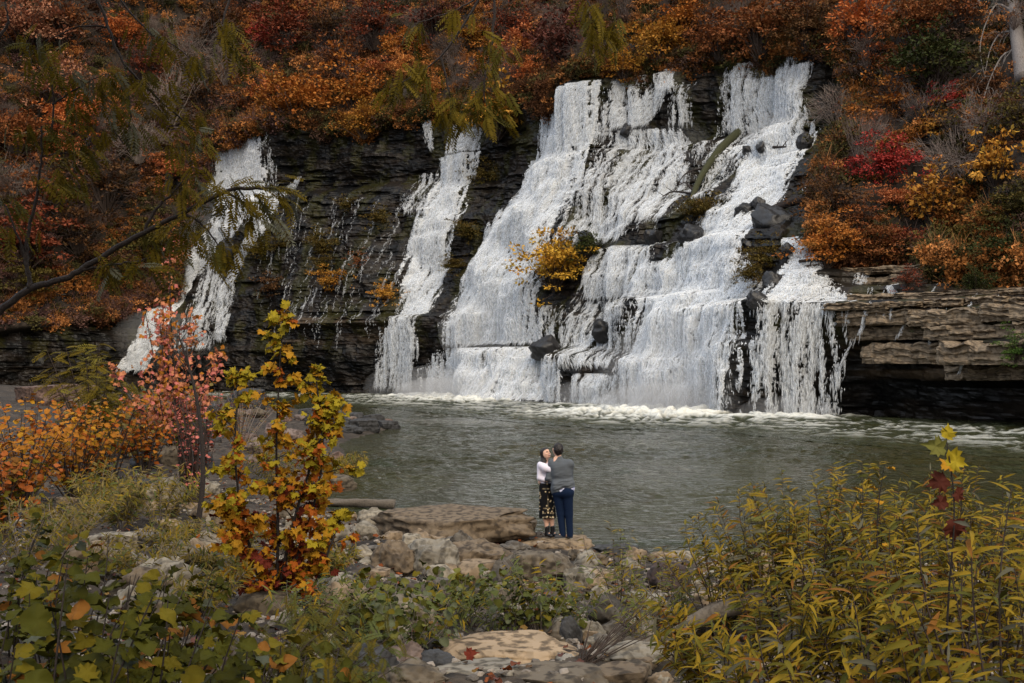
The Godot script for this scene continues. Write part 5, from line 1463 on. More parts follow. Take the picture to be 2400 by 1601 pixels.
func sycamore_points() -> Array:
	var out := [Vector2(0.0, 0.02)]
	var half := [Vector2(0.12, -0.04), Vector2(0.42, 0.02), Vector2(0.36, 0.14), Vector2(0.62, 0.38), Vector2(0.46, 0.42), Vector2(0.52, 0.66), Vector2(0.28, 0.56), Vector2(0.22, 0.8), Vector2(0.1, 0.78)]
	for p in half: out.append(p)
	out.append(Vector2(0, 1.05))
	for k in range(half.size() - 1, -1, -1):
		out.append(Vector2(-half[k].x, half[k].y))
	out.reverse()
	return out

# pinnate frond: a bending midrib with paired leaflets, length 1 along y
func frond(pairs: int, leaflet: float, droop: float, hang: float, seed_: int, wide := 0.2) -> Geo:
	var g := Geo.new()
	var r := RandomNumberGenerator.new()
	r.seed = seed_ + 400
	var pts := []
	for k in 6:
		var t := k / 5.0
		pts.append(Vector3(0.04 * sin(t * 3.0 + seed_), t, -droop * t * t))
	g.tube(pts, 0.008, 0.004, 3, Color(0.6, 0.55, 0.5))
	for k in pairs:
		var t := 0.12 + 0.88 * k / pairs
		var m := Vector3(0.04 * sin(t * 3.0 + seed_), t, -droop * t * t)
		var l := leaflet * (0.6 + 0.6 * sin(PI * clampf(t * 0.9, 0, 1))) * r.randf_range(0.85, 1.15)
		for s in [-1.0, 1.0]:
			var dir := Vector3(s * 0.85, 0.45, -hang * r.randf_range(0.6, 1.3)).normalized()
			var side := dir.cross(Vector3(0, 0.3, 1)).normalized()
			var c := Color(1, 1, 1) * r.randf_range(0.75, 1.25)
			leaf_face(g, m, dir, side, l, l * wide, c)
	return g

func look(dir: Vector3, face: Vector3) -> Basis:
	# y along dir, z (the upper face) towards face
	var y := dir.normalized()
	var x := y.cross(face).normalized()
	if x.length() < 0.1: x = Vector3.RIGHT
	return Basis(x, y, x.cross(y))

var LT := {}      # leaf templates
var LM := {}      # and their meshes

func make_leaves() -> void:
	for k in 4:
		LT["lance%d" % k] = lance(0.075 + 0.012 * k, 0.35, 0.1 + 0.16 * k, (k - 1.5) * 0.5)
		LT["heart%d" % k] = outline_leaf(heart_points(), 0.1 + 0.12 * k, 0.16, k)
		LT["syc%d" % k] = outline_leaf(sycamore_points(), 0.08 + 0.12 * k, 0.22, k + 7)
		LT["frond%d" % k] = frond(10, 0.22, 0.25 + 0.2 * k, 0.6, k, 0.17)
		LT["fern%d" % k] = frond(24, 0.17, 0.25 + 0.15 * k, 0.5, k + 9, 0.11)
	for k in LT:
		LM[k] = LT[k].mesh(true)

# Spreads leaves along stems: the first «single» of them as parts of their own, the rest in one foliage part.
func dress(t: Node3D, spots: Array, single: int, mats: Array) -> void:
	var rest := {}
	for k in spots.size():
		var e: Array = spots[k]          # [transform, template, material]
		if k < single:
			part("leaf", LM[e[1]], M[e[2]], t, e[0])
		else:
			if not rest.has(e[2]): rest[e[2]] = Geo.new()
			var tone := rng.randf_range(0.75, 1.25)
			rest[e[2]].add(LT[e[1]], e[0], Color(tone, tone, tone))
	for m in rest:
		part("foliage", rest[m].mesh(true), M[m], t, Transform3D(), "stuff")

func pick(mats: Array) -> String:
	return mats[int(pow(rng.randf(), 1.4) * mats.size()) % mats.size()]

func leafy_plant(called: String, label: String, category: String, group: String, foot: Vector3, height: float, spread: float, n_stems: int, per_stem: int, leaf: String, l0: float, l1: float, mats: Array, single: int, stem_mat: String, lean := Vector3.ZERO, stem_r := 0.008, lift := 0.55) -> Node3D:
	var t := thing(called, label, category, foot, group)
	var spots := []
	for k in n_stems:
		var a := rng.randf() * TAU
		var out := Vector3(cos(a), 0, sin(a)) * spread * sqrt(rng.randf())
		var h := height * rng.randf_range(0.62, 1.0)
		var p := [out * 0.12, out * 0.4 + Vector3(0, h * 0.4, 0) + rand_dir(rng) * 0.04, out * 0.75 + Vector3(0, h * 0.75, 0) + lean * 0.5 + rand_dir(rng) * 0.05, out + Vector3(0, h, 0) + lean]
		p = bent(p, 3)
		var g := Geo.new()
		g.tube(p, stem_r * (0.7 + 0.6 * height / 1.5), stem_r * 0.3, 5)
		part("stem", g.mesh(true), M[stem_mat], t)
		for j in per_stem:
			var f := 0.16 + 0.84 * (j + rng.randf()) / per_stem
			var x: float = f * (p.size() - 1)
			var i0 := mini(int(x), p.size() - 2)
			var q: Vector3 = p[i0].lerp(p[i0 + 1], x - i0)
			var along: Vector3 = (p[i0 + 1] - p[i0]).normalized()
			var side := along.cross(rand_dir(rng)).normalized()
			var dir := (side + along * lift + Vector3(0, rng.randf_range(-0.35, 0.2), 0)).normalized()
			var l := rng.randf_range(l0, l1) * (1.0 - 0.35 * absf(f - 0.6))
			var b := look(dir, Vector3(rng.randfn() * 0.4, 1, rng.randfn() * 0.4 + 0.4)).scaled(Vector3.ONE * l)
			b = Basis(b.x, b.y, b.z)
			if leaf == "heart" or leaf == "syc":
				q += dir * 0.04
			spots.append([Transform3D(b, q), "%s%d" % [leaf, rng.randi() % 4], pick(mats)])
	# those that show largest stand nearest the camera
	var eye := EYE - foot
	spots.sort_custom(func(a, b): return (a[0].origin - eye).length_squared() - a[0].basis.y.length_squared() * 30.0 < (b[0].origin - eye).length_squared() - b[0].basis.y.length_squared() * 30.0)
	dress(t, spots, single, mats)
	return t

func bank(vx: float, d: float) -> Vector3:
	var x := vx * d
	return Vector3(x, ground_y(x, -d), -d)

func build_near_plants() -> void:
	make_leaves()
	var wil := ["willow_gold", "willow_olive", "willow_gold", "willow_gold", "willow_green", "willow_olive", "willow_pale", "willow_brown"]
	# willow bushes: sideways slope, distance, height, spread, stems, leaves per stem, singles, label
	for e in [
		[0.185, 10.5, 1.26, 0.55, 24, 42, 60, "small willow bush at the river end of the willow thicket"],
		[0.225, 10.5, 1.49, 0.6, 26, 45, 60, "willow bush beside the small one at the thicket's river end"],
		[0.27, 10.2, 1.71, 0.6, 28, 45, 60, "willow bush below the feathery yellow sprig over the water"],
		[0.32, 10.0, 1.76, 0.6, 28, 47, 60, "rear willow bush with yellow sycamore leaves showing at its top"],
		[0.375, 10.0, 1.76, 0.65, 28, 47, 60, "rear willow bush below the hanging dead leaves"],
		[0.435, 10.0, 1.71, 0.65, 28, 47, 60, "rear willow bush at the edge by the water"],
		[0.19, 7.2, 0.83, 0.5, 24, 42, 110, "low willow clump beside the dark purple-brown rock"],
		[0.25, 7.2, 1.26, 0.5, 26, 42, 130, "middle willow bush with dark slanting stems"],
		[0.31, 7.0, 1.38, 0.5, 26, 42, 130, "middle willow bush where orange leaves show inside"],
		[0.37, 7.0, 1.49, 0.5, 26, 42, 130, "middle willow bush under the tall forked stems"],
		[0.44, 7.0, 1.59, 0.55, 26, 42, 130, "middle willow bush at the edge with upright shoots"],
		[0.235, 4.9, 0.83, 0.35, 18, 37, 200, "low near willow shoots over the pale bottom stones"],
		[0.30, 4.7, 1.1, 0.4, 20, 37, 240, "near willow bush with long blades over the bottom edge"],
		[0.375, 4.5, 1.38, 0.4, 20, 37, 250, "near willow bush with a long diagonal stem"],
		[0.44, 4.3, 1.65, 0.4, 20, 37, 250, "nearest willow bush with tall forked dark stems"],
	]:
		leafy_plant("willow_bush", e[7], "bush", "willow bushes on the near bank", bank(e[0], e[1]), e[2], e[3], e[4], e[5], "lance", 0.075, 0.145, wil, e[6], "darktwig", Vector3(-0.06, 0, 0.05), 0.006)
	# broad-leaved bushes at the other corner
	var brd := ["broad_dark", "broad_green", "broad_green", "broad_yellow", "broad_green", "broad_yellow", "broad_green", "broad_pale", "willow_brown"]
	for e in [
		[-0.44, 4.0, 1.3, 0.5, 13, 20, 200, "near broad-leaved bush at the corner with the biggest leaves"],
		[-0.36, 4.2, 1.25, 0.5, 13, 20, 200, "broad-leaved bush with pale curled leaves on its top"],
		[-0.27, 4.6, 1.1, 0.5, 12, 20, 200, "broad-leaved bush with the long black diagonal stem"],
		[-0.40, 6.2, 1.2, 0.6, 14, 20, 160, "second broad-leaved bush behind the corner one"],
		[-0.31, 6.4, 1.0, 0.6, 13, 20, 160, "yellowing broad-leaved bush behind the diagonal stem"],
		[-0.20, 6.0, 0.7, 0.45, 10, 16, 120, "low broad-leaved bush next to the feathery fronds"],
		[-0.45, 8.5, 1.2, 0.7, 14, 22, 100, "rear broad-leaved bush at the edge below the weeds"],
	]:
		leafy_plant("broad_leaved_bush", e[7], "bush", "broad-leaved bushes on the near bank", bank(e[0], e[1]), e[2], e[3], e[4], e[5], "syc" if e[7].contains("yellowing") or e[7].contains("curled") else "heart", 0.04, 0.125, brd, e[6], "darkbark", Vector3(0.05, 0, 0), 0.007, 0.3)
	# feathery fronds between them and the weeds
	for e in [[-0.235, 6.6, 0.85, 14, "feathery fronds arching beside the broad-leaved bushes"], [-0.19, 6.2, 0.7, 13, "feathery fronds reaching down over the bottom stones"], [-0.205, 7.6, 0.9, 12, "upper feathery fronds below the sycamore sapling"], [-0.165, 7.2, 0.7, 10, "feathery fronds nearest the green weeds"]]:
		leafy_plant("feathery_plant", e[4], "plant", "feathery-leaved plants", bank(e[0], e[1]), e[2], 0.35, e[3], 9, "fern", 0.13, 0.24, ["frond_green", "frond_green", "frond_olive", "weed_green"], 90, "darktwig", Vector3(0.2, -0.1, 0), 0.005, 0.5)
	sycamores()
	weeds()
	overhanging()
	far_bank_plants()

func sycamores() -> void:
	var syc := ["syc_gold", "syc_lime", "syc_orange", "syc_gold", "syc_red", "syc_lime"]
	var d := 12.0
	var foot := bank(-0.212, d)
	var top_h := 4.0 - foot.y
	var t := thing("sycamore_sapling", "sycamore sapling with large yellow and orange leaves beside the river", "tree", foot)
	var stems := [[Vector3.ZERO, Vector3(0.02, 0.8, 0), Vector3(0.0, 1.8, 0), Vector3(0.06, top_h, 0)], [Vector3.ZERO, Vector3(0.3, 0.7, 0.1), Vector3(0.5, 1.6, 0), Vector3(0.42, 2.5, 0)], [Vector3.ZERO, Vector3(-0.3, 0.7, 0), Vector3(-0.42, 1.6, 0.1), Vector3(-0.40, 2.55, 0)], [Vector3.ZERO, Vector3(0.45, 0.3, 0.1), Vector3(0.62, 0.7, 0.2), Vector3(0.72, 1.0, 0)], [Vector3.ZERO, Vector3(-0.2, 0.4, 0.1), Vector3(-0.45, 0.9, 0.2), Vector3(-0.55, 1.2, 0)], [Vector3.ZERO, Vector3(0.2, 0.9, 0.1), Vector3(0.45, 1.7, 0.1), Vector3(0.62, 2.2, 0)]]
	var spots := []
	for s in stems:
		var g := Geo.new()
		var p := bent(s, 5)
		g.tube(p, 0.022, 0.005, 6)
		part("stem", g.mesh(true), M.darkbark, t)
		var len: float = (s[3] as Vector3).length()
		for j in int(11 * len) + 7:
			var f := (j + rng.randf()) / (int(11 * len) + 7) * 0.92 + 0.08
			var x: float = f * (p.size() - 1)
			var i0 := mini(int(x), p.size() - 2)
			var q: Vector3 = p[i0].lerp(p[i0 + 1], x - i0)
			var away := rand_dir(rng)
			away = Vector3(away.x, 0.35 + 0.3 * away.y, away.z).normalized()
			var reach := rng.randf_range(0.15, 0.75) * (1.12 - 0.8 * f)
			var tip := q + away * reach
			var tw := Geo.new()
			tw.tube([q, q.lerp(tip, 0.5) + Vector3(0, 0.02, 0), tip], 0.006, 0.002, 4)
			part("twig", tw.mesh(true), M.darkbark, t)
			var hue := clampf(1.02 - f + rng.randfn() * 0.17, 0, 0.99)
			for l_ in 10:
				var dir := (rand_dir(rng) * Vector3(1, 0.5, 1) + away * 0.5 + Vector3(0, -0.35, 0)).normalized()
				var l := rng.randf_range(0.05, 0.13)
				var m: String = ["syc_lime", "syc_gold", "syc_gold", "syc_lime", "syc_orange", "syc_gold", "syc_orange", "syc_gold", "syc_red"][int(clampf(hue + rng.randfn() * 0.1, 0, 0.99) * 9.0)]
				spots.append([Transform3D(look(dir, Vector3(rng.randfn() * 0.6, 0.8, 0.5 + rng.randfn() * 0.5)).scaled(Vector3.ONE * l), q.lerp(tip, rng.randf_range(0.25, 1.0)) + rand_dir(rng) * 0.05), "syc%d" % (rng.randi() % 4), m])
	dress(t, spots, 300, syc)
	# the few leaves on a twig at the other side, close to the camera
	t = thing("sycamore_twig", "lone sycamore twig with lime and dead brown leaves over the willow bushes", "plant", Vector3(1.72, 1.9, -4.4))
	var g2 := Geo.new()
	var tw := bent([Vector3(-0.02, 0, 0), Vector3(0.0, 0.6, 0), Vector3(0.03, 1.02, 0), Vector3(0.0, 1.3, 0)], 4)
	g2.tube(tw, 0.006, 0.002, 5)
	part("stem", g2.mesh(true), M.darkbark, t)
	for e in [[Vector3(0.0, 1.30, 0), Vector3(0.35, 1, 0), 0.085, "syc_lime"], [Vector3(-0.01, 1.26, 0), Vector3(-1, 0.35, 0.2), 0.11, "weed_lime"], [Vector3(0, 1.22, 0), Vector3(0.9, -0.15, 0.3), 0.12, "syc_lime"], [Vector3(0, 1.2, 0), Vector3(-0.4, -0.1, 0.9), 0.08, "syc_gold"], [Vector3(0.0, 1.14, 0), Vector3(-1, -0.35, 0.1), 0.11, "dead_brown"], [Vector3(0.03, 1.09, 0), Vector3(0.8, -0.5, 0), 0.08, "dead_brown"], [Vector3(0.0, 1.05, 0), Vector3(-0.9, -0.1, 0), 0.08, "dead_brown"], [Vector3(0.03, 0.98, 0), Vector3(0.15, -1, 0), 0.13, "dead_brown"]]:
		part("leaf", LM["syc%d" % (2 + rng.randi() % 2)], M[e[3]], t, Transform3D(look(e[1], Vector3(0.1, 0.3, 1)).scaled(Vector3.ONE * e[2] * 0.72), e[0]))
	leafy_plant("yellow_sapling", "yellow sycamore leaves topping the rear willow bush", "plant", "", bank(0.318, 9.3), 1.85, 0.16, 3, 6, "syc", 0.06, 0.10, ["syc_gold", "syc_lime", "syc_gold"], 18, "darkbark")
	leafy_plant("feathery_sprig", "feathery yellow sprig standing over the water beside the willows", "plant", "", bank(0.222, 10.0), 1.72, 0.12, 2, 12, "fern", 0.16, 0.24, ["willow_gold", "weed_lime", "willow_pale"], 24, "darktwig", Vector3(-0.12, 0, 0), 0.005)

func weeds() -> void:
	var green := ["weed_green", "weed_lime", "weed_green", "weed_grey", "willow_gold"]
	var what := [
		[-0.17, 10.17, 0.62, "lance", "lance-leaved weed at the near end of the green weed patch"], [-0.14, 10.41, 0.53, "heart", "round-leaved vine in the weeds under the brown boulder"],
		[-0.115, 11.18, 0.37, "lance", "tall pale weed before the smooth pale grey boulder"], [-0.09, 9.59, 0.62, "heart", "round-leaved vine below the smooth pale grey boulder"],
		[-0.075, 9.85, 0.39, "lance", "dense lance-leaved weed over the dark mottled boulder"], [-0.05, 11.79, 0.53, "heart", "round-leaved vine below the big pitted boulder"],
		[-0.035, 11.23, 0.46, "lance", "lance-leaved weed behind the big smooth tan slab"], [-0.015, 11.03, 0.36, "lance", "weed with yellow leaves before the narrow grey rock"],
		[0.005, 10.83, 0.7, "heart", "bright green vine climbing below the biggest boulder"], [0.025, 10.82, 0.82, "lance", "tall weed in front of the biggest boulder"],
		[0.045, 11.1, 0.41, "heart", "large-leaved dark green vine under the couple's rock"], [0.06, 11.61, 0.53, "lance", "weed at the river end of the green weed patch"],
		[-0.15, 9.75, 0.26, "lance", "low weed by the feathery fronds over the bottom rocks"], [-0.105, 10.99, 0.39, "heart", "low vine over the pinkish rock"],
		[0.095, 11.89, 1.01, "lance", "wispy weed beside the shallow water"], [0.125, 11.51, 0.79, "lance", "wispy straw weed between white rock and willows"],
		[0.15, 11.03, 0.79, "lance", "wispy green weed nearest the willow thicket"], [0.11, 10.33, 0.6, "lance", "straw-coloured weed above the grey layered stone"],
		[-0.13, 12.63, 0.41, "lance", "pale weed beside the brown boulder at the row's end"], [-0.19, 10.55, 0.47, "lance", "weed between sapling and green patch"],
	]
	var k := 0
	for e in what:
		k += 1
		var hrt: bool = e[3] == "heart"
		var mats := ["weed_green", "broad_green", "weed_grey", "weed_lime", "broad_yellow"] if hrt else (["weed_lime", "weed_straw", "weed_green", "willow_gold"] if e[0] > 0.09 else green)
		leafy_plant("vine" if hrt else "weed", e[4], "plant", "weeds on the near shore", bank(e[0], e[1]), e[2], 0.5 if hrt else 0.42, 12, 12 if hrt else 20, e[3], 0.05 if hrt else 0.06, 0.11 if hrt else 0.13, mats, 90, "darktwig" if k % 2 else "twig", Vector3.ZERO, 0.004, 0.35)
	# grassy bushes further left
	for e in [[-0.37, 21.0, 1.0, 1.0, "olive grassy bush in the middle of the near bank"], [-0.315, 20.5, 1.05, 1.0, "second olive grassy bush toward the sapling"], [-0.35, 19.5, 0.9, 0.8, "golden fringe of the olive grassy bushes"], [-0.16, 31.0, 1.0, 0.9, "grey-green bush at the water below the spit"], [-0.145, 34.0, 0.8, 0.7, "lower grey-green bush beside the spit's water"], [-0.215, 28.0, 1.4, 1.0, "dark olive bush behind the sapling"], [-0.44, 13.0, 0.9, 0.9, "yellowing weed thicket at the edge below the orange bushes"], [-0.40, 15.0, 0.8, 0.9, "grassy weed thicket before the reddish boulders"], [-0.335, 13.0, 0.6, 0.7, "low grass clump above the broad leaves"], [-0.26, 13.5, 0.45, 0.5, "straw-green tuft beside the sycamore sapling's foot"], [-0.30, 16.0, 0.5, 0.6, "straw-green tuft below the thin dark trunk"], [-0.24, 17.5, 0.45, 0.6, "low tuft between thin dark trunk and river"], [-0.165, 14.5, 0.4, 0.5, "low tuft at the river side of the sapling"], [-0.39, 18.0, 0.7, 0.8, "grassy tuft under the golden-orange bush"], [-0.275, 11.2, 0.45, 0.5, "tuft behind the feathery fronds"], [-0.05, 21.3, 0.45, 0.5, "small bush growing under the long banded slab"], [0.0, 20.8, 0.35, 0.4, "tufted grass against the white-faced boulder"]]:
		leafy_plant("grassy_bush", e[4], "bush", "grassy bushes on the near bank", bank(e[0], e[1]), e[2], e[3], 26, 34, "lance", 0.10 if e[1] > 18 else 0.08, 0.2 if e[1] > 18 else 0.14, ["weed_straw", "willow_olive", "weed_straw", "willow_gold", "weed_green"], 0, "twig", Vector3.ZERO, 0.006, 0.7)
	# cut reed stubble by the tan slab, grass at the corner
	var t := thing("reed_stubble", "tuft of cut brown reed stalks beside the big smooth tan slab", "plant", bank(0.06, 9.2))
	for q in 26:
		var g := Geo.new()
		var d := Vector3(rng.randf_range(-0.05, 0.75), rng.randf_range(0.25, 0.6), rng.randf_range(-0.2, 0.2))
		if q < 12: d = Vector3(rng.randf_range(0.0, 0.18), rng.randf_range(0.14, 0.3), rng.randf_range(-0.05, 0.05))
		g.tube([Vector3(rng.randf_range(-0.07, 0.07), 0, rng.randf_range(-0.05, 0.05)), d * 0.6, d], 0.006, 0.003, 4)
		part("stalk", g.mesh(true), M.darktwig, t)
	# fallen leaves on the stones
	for e in [[-0.075, 0.02, "brown fallen leaf lying on the big smooth tan slab"]]:
		var o := part("fallen_leaf", LM.syc3, M.syc_red, self, Transform3D(look(Vector3(0.8, 0.5, 0.1), Vector3(0, 0.7, 0.7)).scaled(Vector3.ONE * 0.10), Vector3(-0.36, ground_y(-0.4, -9.2) + 0.2, -8.75)))
		tag(o, e[2], "leaf")
	var mm := MultiMesh.new()
	mm.transform_format = MultiMesh.TRANSFORM_3D
	mm.use_colors = true
	mm.mesh = LM.heart1
	var spots := []
	while spots.size() < 3600:
		var z := -rng.randf_range(4.0, 48.0)
		var x := rng.randf_range(-0.48, 0.46) * -z
		var d := shore_d(x, z)
		if d < 0.3: continue
		spots.append(Vector3(x, ground_y(x, z) + 0.05 + 0.1 * nz.get_noise_2d(x * 0.9, z * 0.9), z))
	mm.instance_count = spots.size()
	var tints := [Color(0.10, 0.035, 0.02), Color(0.2, 0.06, 0.02), Color(0.08, 0.05, 0.03), Color(0.17, 0.10, 0.03), Color(0.11, 0.05, 0.04)]
	for q in spots.size():
		var b := look(Vector3(rng.randfn(), 0.25 * rng.randfn(), rng.randfn()), Vector3(0.3 * rng.randfn(), 1, 0.3 * rng.randfn())).scaled(Vector3.ONE * rng.randf_range(0.04, 0.10))
		mm.set_instance_transform(q, Transform3D(b, spots[q]))
		mm.set_instance_color(q, tints[rng.randi() % 5] * rng.randf_range(0.7, 1.3))
	var li := MultiMeshInstance3D.new()
	li.name = "fallen_leaves"
	li.multimesh = mm
	li.material_override = leafy(1, 1, 1, 0.3, 0.7)
	add_child(li)
	tag(li, "brown and orange fallen leaves strewn over the near bank", "fallen leaves", "", "stuff")

# the tree whose limbs cross the upper corner, and the boughs hanging from above the picture
func overhanging() -> void:
	var t := thing("locust_tree", "dark forked locust limb with olive pinnate leaves crossing the upper corner", "tree", LIMB[0])
	var o: Vector3 = LIMB[0]
	var radii := [0.027, 0.016, 0.013, 0.012, 0.008, 0.008, 0.012, 0.010, 0.010, 0.012, 0.012, 0.008, 0.008, 0.008, 0.009, 0.007]
	var k := 0
	for b in [LIMB, LIMB_UP, LIMB_FORK, LIMB_B, LIMB_C, LIMB_D, LIMB_E, LIMB_F, LIMB_G, LIMB_H, LIMB_I, LIMB_J, LIMB_K, LIMB_L, LIMB_M, LIMB_N]:
		var g := Geo.new()
		g.tube(bent(moved(b, o), 6, 0.006), radii[k], radii[k] * 0.35, 7)
		part("branch", g.mesh(true), M.darkbark, t)
		k += 1
	fronds(t, FROND_SPOTS, o, ["frond_olive", "frond_green", "frond_olive", "frond_olive", "frond_pale"], 6, 0.10, 0.21)
	var r := RandomNumberGenerator.new()
	r.seed = 5
	# its trunk and crown go on outside the picture, and shade this corner
	var g2 := Geo.new()
	g2.tube(bent(moved([Vector3(-4.6, ground_y(-4.6, -6.2), -6.2), Vector3(-4.4, 2.6, -6.6), o + Vector3(0.02, 0, 0)], o), 5), 0.11, 0.06, 9)
	g2.tube(bent(moved([Vector3(-4.4, 2.6, -6.6), Vector3(-4.2, 5.0, -6.3), Vector3(-3.4, 7.4, -5.6)], o), 5), 0.09, 0.03, 8)
	part("trunk", g2.mesh(true), M.darkbark, t)
	var cr := Geo.new()
	for q in 1500:
		var p := Vector3(-2.9, 7.2, -4.6) + rand_dir(r) * Vector3(3.2, 1.3, 3.4) * pow(r.randf(), 0.5) - o
		cr.add(LT["frond%d" % (q % 4)], Transform3D(look(Vector3(r.randfn(), -0.4, r.randfn()), Vector3.UP).scaled(Vector3.ONE * r.randf_range(0.3, 0.45)), p))
	part("crown", cr.mesh(false), M.frond_olive, t, Transform3D(), "stuff")
	t = thing("hanging_bough", "olive pinnate bough hanging from above in front of the falls' lips", "tree", HANG_A[0])
	o = HANG_A[0]
	for b in [HANG_A, HANG_B, HANG_C, HANG_D, HANG_E, HANG_F]:
		var g := Geo.new()
		g.tube(bent(moved(b, o), 6, 0.006), 0.011, 0.004, 6)
		part("branch", g.mesh(true), M.darkbark, t)
	fronds(t, HANG_SPOTS, o, ["frond_olive", "frond_olive", "frond_green"], 5, 0.11, 0.23)

func fronds(t: Node3D, spots: Array, o: Vector3, mats: Array, each: int, l0: float, l1: float) -> void:
	var rest := {}
	for e in spots:
		var p := Vector3(e[0], e[1], e[2]) - o
		for q in each * 2:
			var a := deg_to_rad(e[3] + rng.randf_range(-60, 60))
			var dir := Vector3(cos(a), sin(a) - 0.1, rng.randf_range(-1.1, 1.1))
			var b := look(dir, Vector3(rng.randfn() * 0.5, 0.8, 0.6 + rng.randfn() * 0.4)).scaled(Vector3.ONE * rng.randf_range(l0, l1))
			var x := Transform3D(b, p + rand_dir(rng) * Vector3(0.2, 0.12, 0.3) * rng.randf())
			var m := pick(mats)
			var k := "frond%d" % (rng.randi() % 4)
			if q < each:
				part("frond", LM[k], M[m], t, x)
			else:
				if not rest.has(m): rest[m] = Geo.new()
				rest[m].add(LT[k], x, Color(1, 1, 1) * rng.randf_range(0.7, 1.2))
	for m in rest:
		part("foliage", rest[m].mesh(true), M[m], t, Transform3D(), "stuff")

func far_bank_plants() -> void:
	# red-leaved sapling in front of the far fall
	var d := 25.0
	var foot := bank(-0.305, d)
	var t := thing("red_leaved_tree", "slender sapling with rose-red and coral leaves before the far fall", "tree", foot)
	var spots := []
	var H := 6.1 - foot.y
	for k in 15:
		var a := rng.randf_range(0, TAU)
		var rad := rng.randf_range(0.15, 1.5)
		var h := H * (1.0 - 0.34 * rad) * rng.randf_range(0.8, 1.0)
		if k == 0: rad = 0.05; h = H
		var top := Vector3(cos(a) * rad - 0.1, h, sin(a) * rad * 0.6)
		var p := bent([Vector3(0.2, 0, 0), Vector3(0.15, H * 0.3, 0), Vector3(top.x * 0.55, h * 0.68, top.z * 0.55), top], 4)
		var g := Geo.new()
		g.tube(p, 0.03, 0.007, 5)
		part("branch", g.mesh(true), M.darkbark, t)
		for j in 70:
			var f := 0.5 + 0.5 * rng.randf()
			var x: float = f * (p.size() - 1)
			var i0 := mini(int(x), p.size() - 2)
			var q: Vector3 = p[i0].lerp(p[i0 + 1], x - i0) + rand_dir(rng) * rng.randf_range(0.05, 0.3)
			var dir := rand_dir(rng)
			dir.y = -absf(dir.y) * 0.6
			spots.append([Transform3D(look(dir, Vector3(rng.randfn(), 0.8, 0.8)).scaled(Vector3.ONE * rng.randf_range(0.07, 0.13)), q), "syc%d" % (rng.randi() % 4), ["red_coral", "red_rose", "red_coral", "red_gold"][int(pow(rng.randf(), 1.2) * 4)]])
	dress(t, spots, 0, [])
	var bush := func(label: String, vx: float, dd: float, h: float, sp: float, n: int, per: int, l0: float, l1: float, mats: Array, leaf: String, stem: String) -> void:
		leafy_plant("autumn_bush", label, "bush", "autumn bushes on the far part of the bank", bank(vx, dd), h, sp, n, per, leaf, l0, l1, mats, 0, stem, Vector3.ZERO, 0.012, 0.4)
	bush.call("golden-orange bush at the edge below the forked limb", -0.44, 22.0, 2.2, 1.5, 30, 24, 0.08, 0.15, ["red_gold", "syc_gold", "red_gold", "syc_orange"], "heart", "darktwig")
	bush.call("orange bush beside the golden one on the far bank", -0.395, 24.0, 2.1, 1.4, 28, 22, 0.08, 0.15, ["red_gold", "syc_orange", "syc_gold"], "heart", "darktwig")
	bush.call("olive feathery bush between orange bushes and red sapling", -0.375, 28.0, 3.4, 1.2, 24, 24, 0.3, 0.5, ["frond_olive", "willow_olive", "frond_olive"], "frond", "darktwig")
	bush.call("thin orange bush below the red sapling", -0.33, 30.0, 2.2, 1.1, 26, 22, 0.10, 0.17, ["syc_orange", "red_gold", "weed_straw"], "heart", "darktwig")
	bush.call("crooked dark-stemmed bush with few orange leaves", -0.365, 26.0, 2.4, 1.0, 14, 10, 0.10, 0.16, ["red_gold", "weed_straw"], "heart", "darkbark")
	bush.call("maroon twiggy bush beside the thin dark trunk", -0.285, 24.0, 2.6, 0.7, 40, 12, 0.06, 0.11, ["red_rose", "dead_brown", "dead_brown"], "heart", "darktwig")
	bush.call("pale olive bush at the red sapling's foot", -0.30, 33.0, 2.4, 1.2, 26, 26, 0.10, 0.18, ["weed_straw", "willow_olive", "weed_grey"], "heart", "twig")
	bush.call("low orange sprays over the reddish boulders", -0.345, 33.0, 1.1, 1.6, 30, 18, 0.10, 0.16, ["syc_orange", "red_gold"], "heart", "darktwig")
	bush.call("russet bush low at the edge behind the weeds", -0.46, 17.0, 1.5, 1.0, 26, 24, 0.08, 0.15, ["broad_orange", "willow_brown", "broad_yellow"], "heart", "darktwig")
	bush.call("brown dry brush on the bank behind the sapling", -0.245, 40.0, 2.2, 1.8, 40, 16, 0.10, 0.18, ["weed_straw", "willow_brown", "dead_brown"], "lance", "twig")
	# thin dark trunk that leans up out of the grassy bush
	t = thing("thin_tree", "thin dark leaning trunk with bare twigs between red sapling and sycamore", "tree", bank(-0.283, 20.0))
	var g3 := Geo.new()
	var tp := bent([Vector3.ZERO, Vector3(0.1, 0.9, 0), Vector3(0.05, 1.9, 0), Vector3(-0.12, 2.8, 0), Vector3(-0.35, 3.5, 0)], 5)
	g3.tube(tp, 0.055, 0.012, 8)
	part("trunk", g3.mesh(true), M.darkbark, t)
	for k in 26:
		var g := Geo.new()
		var q: Vector3 = tp[rng.randi_range(8, tp.size() - 1)]
		var e := q + Vector3(rng.randf_range(-0.6, 0.8), rng.randf_range(0.1, 0.8), rng.randf_range(-0.5, 0.5))
		g.tube([q, q.lerp(e, 0.5) + Vector3(0, -0.06, 0), e], 0.009, 0.003, 4)
		part("twig", g.mesh(true), M.darktwig, t)

